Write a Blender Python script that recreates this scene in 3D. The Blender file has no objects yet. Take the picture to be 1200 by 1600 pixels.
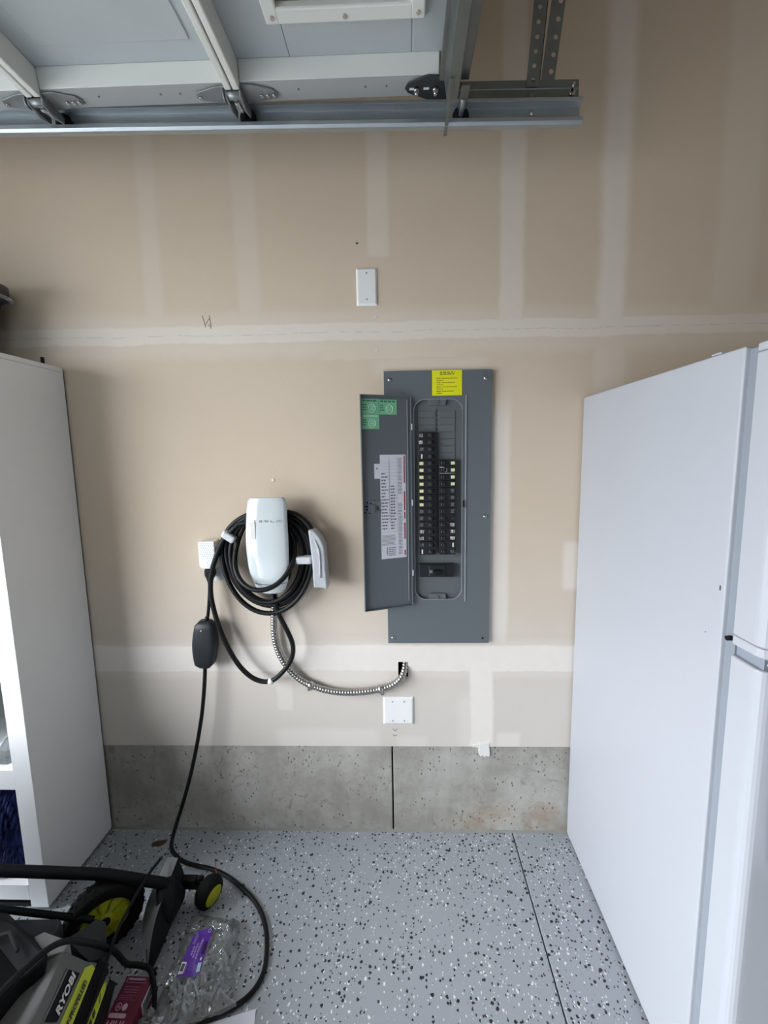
import bpy, bmesh, math, random
from mathutils import Vector, Matrix
random.seed(7)
PI = math.pi
SC = bpy.context.scene
COL = SC.collection

# ------------------------------------------------------------------ camera
def make_camera():
    yaw, pitch, roll = -.0242, .1121, -.0142
    f, shx, shy = 600., 18., -22.
    cy, sy, cp, sp = math.cos(yaw), math.sin(yaw), math.cos(pitch), math.sin(pitch)
    d = Vector((sy*cp, cy*cp, -sp)); r = Vector((cy, -sy, 0)); u = r.cross(d)
    c, s = math.cos(roll), math.sin(roll)
    r, u = r*c + u*s, -r*s + u*c
    cam = bpy.data.cameras.new('camera'); o = bpy.data.objects.new('camera', cam); COL.objects.link(o)
    m = Matrix((r, u, -d)).transposed().to_4x4(); m.translation = (0, -1.4083, 1.5309)
    o.matrix_world = m
    cam.sensor_fit = 'AUTO'; cam.sensor_width = 36.; cam.lens = f/1600*36
    cam.shift_x = -shx/1600; cam.shift_y = shy/1600
    cam.clip_start = .02
    SC.camera = o
make_camera()

# ------------------------------------------------------------------ world, light, exposure
SC.view_settings.view_transform = 'Standard'; SC.view_settings.look = 'None'
SC.view_settings.gamma = 1; SC.view_settings.use_curve_mapping = False
SC.view_settings.exposure = 0.0
W = bpy.data.worlds.new('overcast_sky'); SC.world = W; W.use_nodes = True
bg = W.node_tree.nodes['Background']; bg.inputs[0].default_value = (.88, .935, 1., 1)
# overcast sky: luminance (1 + 2 sin h) / 3 of the zenith's
_g = W.node_tree.nodes.new('ShaderNodeTexCoord'); _s = W.node_tree.nodes.new('ShaderNodeSeparateXYZ'); _m = W.node_tree.nodes.new('ShaderNodeMath'); _k = W.node_tree.nodes.new('ShaderNodeMath')
SKY = 36.5
_m.operation = 'MAXIMUM'; _m.inputs[1].default_value = 0; _k.operation = 'MULTIPLY_ADD'; _k.inputs[1].default_value = SKY*2/3; _k.inputs[2].default_value = SKY/3
W.node_tree.links.new(_g.outputs['Generated'], _s.inputs[0]); W.node_tree.links.new(_s.outputs[2], _m.inputs[0]); W.node_tree.links.new(_m.outputs[0], _k.inputs[0]); W.node_tree.links.new(_k.outputs[0], bg.inputs[1])
# the garage opening, marked as a portal so that the sky outside is sampled through it
OPEN_X, OPEN_Y0, OPEN_Y1, OPEN_Z = -2.36, -.48, -3.24, 2.16
pl = bpy.data.lights.new('opening_portal', 'AREA'); pl.shape = 'RECTANGLE'; pl.size = OPEN_Y0-OPEN_Y1; pl.size_y = OPEN_Z
pl.cycles.is_portal = True
po = bpy.data.objects.new('opening_portal', pl); COL.objects.link(po)
po.matrix_world = Matrix(((0,0,-1,OPEN_X),(-1,0,0,(OPEN_Y0+OPEN_Y1)/2),(0,1,0,OPEN_Z/2),(0,0,0,1)))
SC.cycles.max_bounces = 8; SC.cycles.diffuse_bounces = 6; SC.cycles.transparent_max_bounces = 16
SC.cycles.sample_clamp_indirect = 8

# ------------------------------------------------------------------ materials
def lin(c):
    return tuple((v/12.92 if v <= .04045 else ((v+.055)/1.055)**2.4) for v in (x/255 for x in c))
class NT:
    def __init__(s, name):
        s.m = bpy.data.materials.new(name); s.m.use_nodes = True
        s.t = s.m.node_tree; s.n = s.t.nodes; s.l = s.t.links
        s.b = s.n['Principled BSDF']; s.out = s.n['Material Output']; s._co = None
    def add(s, kind, **kw):
        n = s.n.new(kind)
        for k, v in kw.items(): setattr(n, k, v)
        return n
    def put(s, sock, v):
        if hasattr(v, 'is_output') or hasattr(v, 'links'): s.l.new(v, sock)
        else:
            if isinstance(v, tuple) and len(v) == 3 and sock.type == 'RGBA': v = v + (1,)
            sock.default_value = v
    def co(s):
        if s._co is None: s._co = s.add('ShaderNodeTexCoord').outputs['Object']
        return s._co
    def math(s, op, a, b=None, c=None, clamp=False):
        n = s.add('ShaderNodeMath', operation=op, use_clamp=clamp)
        s.put(n.inputs[0], a)
        if b is not None: s.put(n.inputs[1], b)
        if c is not None: s.put(n.inputs[2], c)
        return n.outputs[0]
    def step(s, v, a, b):
        n = s.add('ShaderNodeMapRange', interpolation_type='SMOOTHSTEP'); n.clamp = True
        s.put(n.inputs[0], v); n.inputs[1].default_value = a; n.inputs[2].default_value = b
        return n.outputs[0]
    def noise(s, scale, detail=4, rough=.55, vec=None, stretch=None, dist=0):
        n = s.add('ShaderNodeTexNoise'); n.inputs['Scale'].default_value = scale; n.inputs['Detail'].default_value = detail
        n.inputs['Roughness'].default_value = rough; n.inputs['Distortion'].default_value = dist
        v = vec or s.co()
        if stretch:
            mp = s.add('ShaderNodeMapping'); s.l.new(v, mp.inputs[0]); mp.inputs['Scale'].default_value = stretch; v = mp.outputs[0]
        s.l.new(v, n.inputs['Vector']); return n.outputs[0]
    def voro(s, scale, feature='F1', stretch=None, off=(0,0,0), rnd=1.):
        n = s.add('ShaderNodeTexVoronoi', feature=feature); n.inputs['Scale'].default_value = scale; n.inputs['Randomness'].default_value = rnd
        mp = s.add('ShaderNodeMapping'); s.l.new(s.co(), mp.inputs[0]); mp.inputs['Scale'].default_value = stretch or (1,1,1); mp.inputs['Location'].default_value = off
        s.l.new(mp.outputs[0], n.inputs['Vector']); return n
    def mix(s, f, a, b):
        n = s.add('ShaderNodeMix', data_type='RGBA'); s.put(n.inputs[0], f); s.put(n.inputs[6], a); s.put(n.inputs[7], b); return n.outputs[2]
    def bump(s, h, strength=.3, dist=.002):
        n = s.add('ShaderNodeBump'); n.inputs['Strength'].default_value = strength; n.inputs['Distance'].default_value = dist
        s.l.new(h, n.inputs['Height']); s.l.new(n.outputs[0], s.b.inputs['Normal'])
    def fin(s, col=None, rough=.5, metal=0., **kw):
        if col is not None: s.put(s.b.inputs['Base Color'], col)
        s.put(s.b.inputs['Roughness'], rough); s.b.inputs['Metallic'].default_value = metal
        for k, v in kw.items(): s.b.inputs[k].default_value = v
        return s.m
MATS = {}
def simple(name, rgb, rough=.5, metal=0., var=.06, scale=30., bump=0., bscale=400., **kw):
    if name in MATS: return MATS[name]
    t = NT(name); c = lin(rgb)
    n = t.noise(scale, 3)
    dark = tuple(v*(1-var) for v in c); lite = tuple(min(1, v*(1+var)) for v in c)
    col = t.mix(n, dark, lite)
    rr = t.math('MULTIPLY_ADD', n, .1, rough-.05)
    if bump: t.bump(t.noise(bscale, 2), bump, .001)
    MATS[name] = t.fin(col, rr, metal, **kw); return MATS[name]

M_white = simple('white_appliance_enamel', (178,180,186), .38, var=.015, bump=.06, bscale=900)
M_whitelam = simple('white_laminate', (234,235,236), .42, var=.02)
M_plastic = simple('white_plastic', (236,236,234), .35, var=.02)
M_glassface = simple('white_glass_faceplate', (206,212,214), .10, var=.01, **{'Coat Weight': .6, 'Coat Roughness': .04})
M_panel = simple('grey_panel_paint', (96,102,106), .45, var=.03, bump=.05, bscale=1200)
M_panel_in = simple('grey_panel_inner_paint', (92,97,99), .55, var=.03)
M_black = simple('black_plastic', (20,21,23), .62, var=.2, **{'Specular IOR Level': 0.18})
M_blackcable = simple('black_cable_rubber', (15,16,17), .48, var=.15, **{'Specular IOR Level': 0.28})
M_cord = simple('black_cord_rubber', (15,16,17), .5, var=.2, **{'Specular IOR Level': 0.25})
M_dark = simple('dark_void', (10,10,11), .9)
M_steel = simple('zinc_screw', (190,190,188), .25, 1., var=.08)
M_galv = simple('galvanized_track', (176,183,187), .38, .75, var=.14, scale=9, bump=.05, bscale=60)
M_galvd = simple('galvanized_angle', (128,132,132), .46, .85, var=.22, scale=25)
M_hinge = simple('galvanized_hinge', (142,146,148), .42, .65, var=.25, scale=40)
M_conduit = simple('flexible_steel', (176,174,170), .24, 1., var=.1)
M_tape = simple('clear_packing_tape', (205,207,210), .25, var=.1, scale=120)
M_sleeve = simple('frosted_plastic_sleeve', (196,198,203), .3, var=.16, scale=40, **{'Transmission Weight': .15})
M_doorw = simple('white_door_steel', (214,215,210), .5, var=.04, scale=6)
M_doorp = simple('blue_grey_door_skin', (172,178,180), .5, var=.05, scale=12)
M_yellow = simple('yellow_sticker', (224,222,24), .5, var=.03)
M_green = simple('green_sticker', (122,190,148), .5, var=.08, scale=300)
M_greenl = simple('green_sticker_print', (176,214,186), .5)
M_greend = simple('green_sticker_dark_print', (58,104,80), .5)
M_paper = simple('white_label_paper', (214,214,222), .6, var=.03)
M_ink = simple('grey_ink', (104,104,112), .7)
M_inkd = simple('dark_ink', (52,52,56), .7)
M_inky = simple('olive_ink', (118,116,20), .7)
M_redp = simple('crimson_print', (150,24,52), .6)
M_bry = simple('yellow_breaker_mark', (226,220,150), .5)
M_brw = simple('white_breaker_mark', (222,222,220), .5)
M_brg = simple('grey_breaker_print', (112,112,114), .6)
M_brk = simple('breaker_black', (22,22,24), .5, var=.2)
M_brk2 = simple('breaker_switch_black', (34,34,36), .38, var=.2)
M_gask = simple('grey_door_gasket', (136,142,150), .6)
M_grey = simple('mower_grey_plastic', (112,113,112), .65, var=.06, bump=.25, bscale=900, **{'Specular IOR Level': 0.2})
M_dgrey = simple('mower_charcoal_plastic', (50,53,56), .65, var=.1, bump=.25, bscale=900, **{'Specular IOR Level': 0.2})
M_lime = simple('lime_sticker', (190,204,48), .5, var=.04)
M_limehub = simple('lime_hub_plastic', (172,176,26), .5, var=.08)
M_tire = simple('tyre_rubber', (24,24,24), .8, var=.3, scale=80, bump=.3, bscale=300, **{'Specular IOR Level': 0.15})
M_guard = simple('dusty_guard_plastic', (104,106,105), .65, var=.25, scale=30, **{'Specular IOR Level': 0.2})
M_maroon = simple('maroon_carton', (104,20,52), .5, var=.08)
M_pink = simple('pale_carton_print', (206,170,190), .6)
M_purple = simple('purple_label', (92,44,160), .4, var=.08)
M_lilac = simple('lilac_label_print', (176,150,220), .5)
M_pale = simple('pale_blue_label_patch', (190,220,236), .5)
M_stain = simple('dry_leaf_brown', (84,66,54), .8, var=.3, scale=120)
M_redw = simple('red_twine', (150,50,66), .6)
M_blue = simple('blue_chenille', (14,28,84), .9, var=.4, scale=90)
M_leaf = simple('green_foil_pack', (60,120,84), .4, var=.4, scale=60)
M_film = simple('silver_grey_plastic_wrap', (150,154,156), .2, var=.25, scale=40, **{'Transmission Weight': .3})
M_tote = simple('grey_tote_plastic', (66,70,76), .5, var=.08)
M_totelid = simple('pale_grey_tote_rim', (160,160,158), .5)
M_mud = simple('dried_joint_compound', (224,222,216), .85, var=.03, bump=.4, bscale=70)
M_green2 = simple('green_magnet', (20,120,84), .5)
M_pave = simple('driveway_asphalt', (112,112,110), .85, var=.08, scale=6)

def wall_material():
    t = NT('taped_drywall')
    sep = t.add('ShaderNodeSeparateXYZ'); t.l.new(t.co(), sep.inputs[0])
    nz = t.noise(3.5, 5, .6); n2 = t.noise(22, 4, .6)
    wob = t.math('ADD', t.math('MULTIPLY_ADD', nz, .03, -.015), t.math('MULTIPLY_ADD', n2, .012, -.006))
    X = t.math('ADD', sep.outputs[0], wob); Z = t.math('ADD', sep.outputs[2], wob)
    def rect(x0, x1, z0, z1, sx, sz, k):
        a = t.step(X, x0-sx, x0+sx); b = t.math('SUBTRACT', 1., t.step(X, x1-sx, x1+sx))
        c = t.step(Z, z0-sz, z0+sz); d = t.math('SUBTRACT', 1., t.step(Z, z1-sz, z1+sz))
        return t.math('MULTIPLY', t.math('MULTIPLY', a, b), t.math('MULTIPLY', t.math('MULTIPLY', c, d), k))
    R = [(-3,3,1.932,1.996,.02,.006,.66), (-3,3,1.885,2.035,.02,.025,.26),
         (-3,3,.694,.800,.02,.006,.85), (-3,3,.665,.815,.02,.02,.30),
         (-.91,-.845,2.0,3.2,.012,.05,.20), (-.58,-.50,2.0,3.2,.012,.05,.20),
         (-.118,-.045,2.212,3.2,.010,.008,.36), (.335,.415,1.975,3.2,.010,.012,.52),
         (.675,.765,1.93,3.2,.022,.02,.68), (1.06,1.19,1.9,3.2,.02,.05,.24), (.67,.78,1.6,1.95,.02,.1,.3),
         (.30,.385,.80,1.70,.012,.10,.65), (.245,.335,.36,.75,.010,.02,.90), (.20,.28,.36,.60,.03,.06,.40),
         (.588,.68,1.02,1.20,.012,.014,.55), (-.515,-.45,.53,.66,.008,.008,.45), (-.52,-.11,.36,.455,.03,.02,.42),
         (-.40,-.06,.645,.72,.02,.015,.45), (.35,.44,.36,.435,.012,.015,.5), (-.5,-.36,.66,1.0,.05,.03,.22),
         (-.05,.08,.36,.42,.03,.015,.35), (-3,3,.30,.70,.02,.10,.08), (-.10,.30,1.81,1.87,.03,.02,.22), (-.3,.2,1.868,1.90,.03,.006,.25)]
    m = None
    for r in R:
        v = rect(*r); m = v if m is None else t.math('MAXIMUM', m, v)
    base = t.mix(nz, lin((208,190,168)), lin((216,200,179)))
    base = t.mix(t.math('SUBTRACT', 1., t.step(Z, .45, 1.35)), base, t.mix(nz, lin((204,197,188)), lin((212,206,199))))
    fibre = t.noise(160, 3, .6); base = t.mix(t.math('MULTIPLY', fibre, .22), base, lin((180,162,146)))
    mud = t.mix(n2, lin((226,218,209)), lin((234,228,221)))
    col = t.mix(m, base, mud)
    # hairline crack along the upper seam and screw-hole specks
    crack = t.math('SUBTRACT', 1., t.math('ABSOLUTE', t.math('MULTIPLY', t.math('SUBTRACT', Z, 1.962), 500.)), clamp=True)
    crack = t.math('MULTIPLY', crack, t.math('MULTIPLY', t.step(n2, .42, .55), .35))
    col = t.mix(crack, col, lin((120,112,100)))
    t.bump(t.math('ADD', t.math('MULTIPLY', m, 1.), t.math('MULTIPLY', fibre, .12)), .25, .0012)
    return t.fin(col, .88)
M_wall = wall_material()

def concrete_material():
    t = NT('stem_wall_concrete')
    a = t.noise(4, 6, .65); b = t.noise(38, 4, .6)
    col = t.mix(t.step(a, .3, .7), lin((150,146,138)), lin((190,188,182)))
    col = t.mix(t.step(t.noise(16, 5, .7, dist=1.5), .55, .75), col, lin((126,120,110)))
    fl = t.noise(7, 3, .6, stretch=(1.6,1,.25)); col = t.mix(t.math('MULTIPLY', t.step(fl, .5, .7), .35), col, lin((196,193,186)))
    col = t.mix(t.math('MULTIPLY', b, .35), col, lin((128,123,114)))
    v = t.voro(66, stretch=(1.3,1,.85)); pit = t.math('MULTIPLY', t.math('SUBTRACT', 1., t.step(v.outputs['Distance'], .14, .34)), t.step(t.noise(8, 3), .45, .57))
    sc = t.add('ShaderNodeSeparateColor'); t.l.new(v.outputs['Color'], sc.inputs[0])
    pit = t.math('MULTIPLY', pit, t.step(sc.outputs[0], .60, .65))
    col = t.mix(t.math('MULTIPLY', pit, .85), col, lin((74,70,64)))
    sep = t.add('ShaderNodeSeparateXYZ'); t.l.new(t.co(), sep.inputs[0])
    st = t.math('MULTIPLY', t.math('SUBTRACT', 1., t.step(sep.outputs[2], .02, .22)), t.step(sep.outputs[0], -.05, .5))
    st = t.math('MULTIPLY', st, t.step(t.noise(6, 4, .6), .42, .68))
    col = t.mix(t.math('MULTIPLY', st, .6), col, lin((146,112,74)))
    t.bump(t.math('SUBTRACT', t.math('MULTIPLY', b, .4), pit), .45, .003)
    return t.fin(col, .85)
M_conc = concrete_material()

def epoxy_material():
    t = NT('flaked_epoxy')
    dens = t.noise(5, 3, .6)
    col = t.mix(t.noise(2.5, 4), lin((152,157,163)), lin((163,168,174)))
    wn = t.add('ShaderNodeTexNoise'); wn.inputs['Scale'].default_value = 190; wn.inputs['Detail'].default_value = 2; t.l.new(t.co(), wn.inputs['Vector'])
    ws = t.add('ShaderNodeVectorMath', operation='SCALE'); ws.inputs['Scale'].default_value = .0065; t.l.new(wn.outputs['Color'], ws.inputs[0])
    wa = t.add('ShaderNodeVectorMath', operation='ADD'); t.l.new(t.co(), wa.inputs[0]); t.l.new(ws.outputs[0], wa.inputs[1]); t._co = wa.outputs[0]
    def flakes(scale, stretch, off, lo, size, c, col):
        v = t.voro(scale, stretch=stretch, off=off)
        sc = t.add('ShaderNodeSeparateColor'); t.l.new(v.outputs['Color'], sc.inputs[0])
        thr = t.math('MULTIPLY_ADD', dens, -.6, lo+.3)
        on = t.math('GREATER_THAN', sc.outputs[0], thr)
        sz = t.math('MULTIPLY_ADD', sc.outputs[1], size*.8, size*.5)
        k = t.math('MULTIPLY', on, t.math('LESS_THAN', v.outputs['Distance'], sz))
        return t.mix(k, col, c)
    col = flakes(105, (1,.85,1), (3.1,1.7,0), .82, .30, lin((224,226,226)), col)
    col = flakes(84, (.85,1,1), (.3,7.7,0), .68, .31, lin((22,25,32)), col)
    col = flakes(120, (1,.8,1), (9.3,4.7,0), .80, .32, lin((30,34,42)), col)
    col = flakes(150, (1,.9,1), (5.3,2.2,0), .88, .34, lin((216,217,216)), col)
    t.bump(t.noise(60, 3), .05, .002)
    return t.fin(col, t.math('MULTIPLY_ADD', dens, .15, .26), **{'Coat Weight': .25, 'Coat Roughness': .2})
M_floor = epoxy_material()

def film_material():
    t = NT('clear_polythene_film')
    tr = t.add('ShaderNodeBsdfTransparent'); tr.inputs[0].default_value = (.93,.94,.94,1)
    gl = t.add('ShaderNodeBsdfGlossy'); gl.inputs['Roughness'].default_value = .10; gl.inputs[0].default_value = (.9,.92,.93,1)
    df = t.add('ShaderNodeBsdfDiffuse'); df.inputs[0].default_value = (.55,.57,.58,1)
    lw = t.add('ShaderNodeLayerWeight'); lw.inputs[0].default_value = .35
    m1 = t.add('ShaderNodeMixShader'); m1.inputs[0].default_value = .16; t.l.new(tr.outputs[0], m1.inputs[1]); t.l.new(df.outputs[0], m1.inputs[2])
    m2 = t.add('ShaderNodeMixShader'); t.l.new(t.math('MULTIPLY_ADD', lw.outputs['Fresnel'], .9, .10), m2.inputs[0])
    t.l.new(m1.outputs[0], m2.inputs[1]); t.l.new(gl.outputs[0], m2.inputs[2]); t.l.new(m2.outputs[0], t.out.inputs[0])
    return t.m
M_clear = film_material()
def pane_material():
    t = NT('window_pane')
    return t.fin((.85,.9,.9), .03, **{'Transmission Weight': 1.0, 'IOR': 1.1})
M_pane = pane_material()

# ------------------------------------------------------------------ mesh helpers
def V(*a): return Vector(a)
def catmull(P, n=8):
    P = [Vector(p) for p in P]; out = []
    for i in range(len(P)-1):
        p0 = P[i-1] if i else P[0]*2-P[1]; p1, p2 = P[i], P[i+1]; p3 = P[i+2] if i+2 < len(P) else P[-1]*2-P[-2]
        for k in range(n):
            s = k/n
            out.append(.5*((2*p1)+(p2-p0)*s+(2*p0-5*p1+4*p2-p3)*s*s+(3*p1-p0-3*p2+p3)*s**3))
    out.append(P[-1]); return out
class MB:
    def __init__(s): s.v = []; s.f = []; s.sm = []
    def face(s, pts, smooth=False):
        b = len(s.v); s.v += [tuple(p) for p in pts]; s.f.append(list(range(b, b+len(pts)))); s.sm.append(smooth); return s
    def box(s, a, b, fn=None):
        x0,y0,z0 = a; x1,y1,z1 = b; q = len(s.v)
        P = [(x0,y0,z0),(x1,y0,z0),(x1,y1,z0),(x0,y1,z0),(x0,y0,z1),(x1,y0,z1),(x1,y1,z1),(x0,y1,z1)]
        s.v += [tuple(fn(*p)) if fn else p for p in P]
        for f in ((3,2,1,0),(4,5,6,7),(0,1,5,4),(1,2,6,5),(2,3,7,6),(3,0,4,7)): s.f.append([q+i for i in f]); s.sm.append(False)
        return s
    def prism(s, poly, off, smooth=False):
        off = Vector(off); n = len(poly); q = len(s.v); A = [Vector(p) for p in poly]
        s.v += [tuple(p) for p in A] + [tuple(p+off) for p in A]
        s.f.append([q+i for i in range(n)][::-1]); s.sm.append(False); s.f.append([q+n+i for i in range(n)]); s.sm.append(False)
        for i in range(n):
            j = (i+1) % n; s.f.append([q+i, q+j, q+n+j, q+n+i]); s.sm.append(smooth)
        return s
    def loft(s, rings, caps=True, closed=True, smooth=True):
        n = len(rings[0]); q = len(s.v)
        for r in rings: s.v += [tuple(p) for p in r]
        for i in range(len(rings)-1):
            for j in range(n if closed else n-1):
                k = (j+1) % n; s.f.append([q+i*n+j, q+i*n+k, q+(i+1)*n+k, q+(i+1)*n+j]); s.sm.append(smooth)
        if caps:
            s.f.append([q+j for j in range(n)][::-1]); s.sm.append(False)
            e = q+(len(rings)-1)*n; s.f.append([e+j for j in range(n)]); s.sm.append(False)
        return s
    def tube(s, path, r, seg=10, squash=None):
        P = [Vector(p) for p in path]; rings = []; nrm = None
        for i, p in enumerate(P):
            t = (P[min(i+1, len(P)-1)]-P[max(i-1, 0)]).normalized()
            if nrm is None:
                a = V(0,0,1) if abs(t.z) < .9 else V(1,0,0); nrm = t.cross(a).normalized()
            nrm = (nrm - t*nrm.dot(t)).normalized(); bn = t.cross(nrm)
            rr = r[i] if isinstance(r, (list, tuple)) else r
            rings.append([p + nrm*math.cos(2*PI*k/seg)*rr + bn*math.sin(2*PI*k/seg)*rr for k in range(seg)])
        return s.loft(rings)
    def cyl(s, c, ax, r, h, seg=16, r2=None):
        ax = Vector(ax).normalized(); c = Vector(c); return s.tube([c-ax*h/2, c+ax*h/2], [r, r if r2 is None else r2], seg)
    def lathe(s, c, ax, prof, seg=24):
        ax = Vector(ax).normalized(); a = V(0,0,1) if abs(ax.z) < .9 else V(1,0,0); u = ax.cross(a).normalized(); w = ax.cross(u); c = Vector(c)
        rings = [[c+ax*h+u*math.cos(2*PI*k/seg)*r+w*math.sin(2*PI*k/seg)*r for k in range(seg)] for h, r in prof]
        return s.loft(rings)
    def build(s, name, mat, parent=None, bevel=0., bseg=2, flip_fix=True):
        me = bpy.data.meshes.new(name); me.from_pydata(s.v, [], s.f); me.update()
        me.polygons.foreach_set('use_smooth', s.sm)
        if flip_fix:
            bm = bmesh.new(); bm.from_mesh(me); bmesh.ops.recalc_face_normals(bm, faces=bm.faces); bm.to_mesh(me); bm.free()
        o = bpy.data.objects.new(name, me); COL.objects.link(o)
        if mat: me.materials.append(mat)
        if parent: o.parent = parent
        if bevel:
            b = o.modifiers.new('Bevel', 'BEVEL'); b.width = bevel; b.segments = bseg; b.limit_method = 'ANGLE'; b.angle_limit = .6
        return o
def tag(o, label=None, cat=None, group=None, kind=None):
    if label: o['label'] = label
    if cat: o['category'] = cat
    if group: o['group'] = group
    if kind: o['kind'] = kind
    return o
def empty(name, loc, label, cat, **k):
    # an Empty at the thing's base; parts are given in world coordinates and keep their place
    o = bpy.data.objects.new(name, None); COL.objects.link(o); o.location = loc; o.empty_display_size = .05
    tag(o, label, cat, **k); return o
def fix_parents():
    # every child mesh is written in world coordinates: cancel the parent's offset
    for o in bpy.data.objects:
        if o.parent and not o.get('_local'):
            o.matrix_parent_inverse = Matrix.Translation(-world_loc(o.parent))
def world_loc(o):
    v = o.location.copy()
    if o.parent and not o.get('_local') and o.type == 'EMPTY': pass
    return v
def box(name, a, b, mat, parent=None, bevel=0., bseg=2):
    return MB().box(a, b).build(name, mat, parent, bevel, bseg)
def text_mesh(name, body, mat, origin, U, N, size, parent=None, bold=.0, sx=1., extrude=.0004, spacing=1., align='LEFT'):
    cu = bpy.data.curves.new(name, 'FONT'); cu.body = body; cu.size = size; cu.offset = bold; cu.extrude = extrude; cu.space_character = spacing
    cu.align_x = align; cu.resolution_u = 3
    tmp = bpy.data.objects.new(name+'_tmp', cu); COL.objects.link(tmp)
    bpy.context.view_layer.update()
    me = bpy.data.meshes.new_from_object(tmp.evaluated_get(bpy.context.evaluated_depsgraph_get()))
    bpy.data.objects.remove(tmp); bpy.data.curves.remove(cu)
    U = Vector(U).normalized(); N = Vector(N).normalized(); T = N.cross(U).normalized()
    m = Matrix((U*sx, T, N)).transposed().to_4x4(); m.translation = Vector(origin)
    me.transform(m); me.name = name
    o = bpy.data.objects.new(name, me); COL.objects.link(o); me.materials.clear(); me.materials.append(mat)
    if parent: o.parent = parent
    return o
def quad(mb, o, U, T, N, u0, u1, t0, t1, h=.0006):
    P = [o+U*u0+T*t0, o+U*u1+T*t0, o+U*u1+T*t1, o+U*u0+T*t1]
    mb.prism(P, N*h); return mb
def print_lines(mb, o, U, T, N, u0, u1, t0, t1, rows, fill=.55, wmin=.03, wmax=.12, h=.0006, ragged=.3, gap=.25):
    # illegible small print: rows of short word-length dashes
    dt = (t1-t0)/rows; w = u1-u0
    for r in range(rows):
        t = t1-(r+.5)*dt; u = u0; end = u1-random.random()*ragged*w
        while u < end:
            l = w*random.uniform(wmin, wmax); quad(mb, o, U, T, N, u, min(u+l, end), t-dt*fill/2, t+dt*fill/2, h); u += l+w*wmin*gap*2

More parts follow.
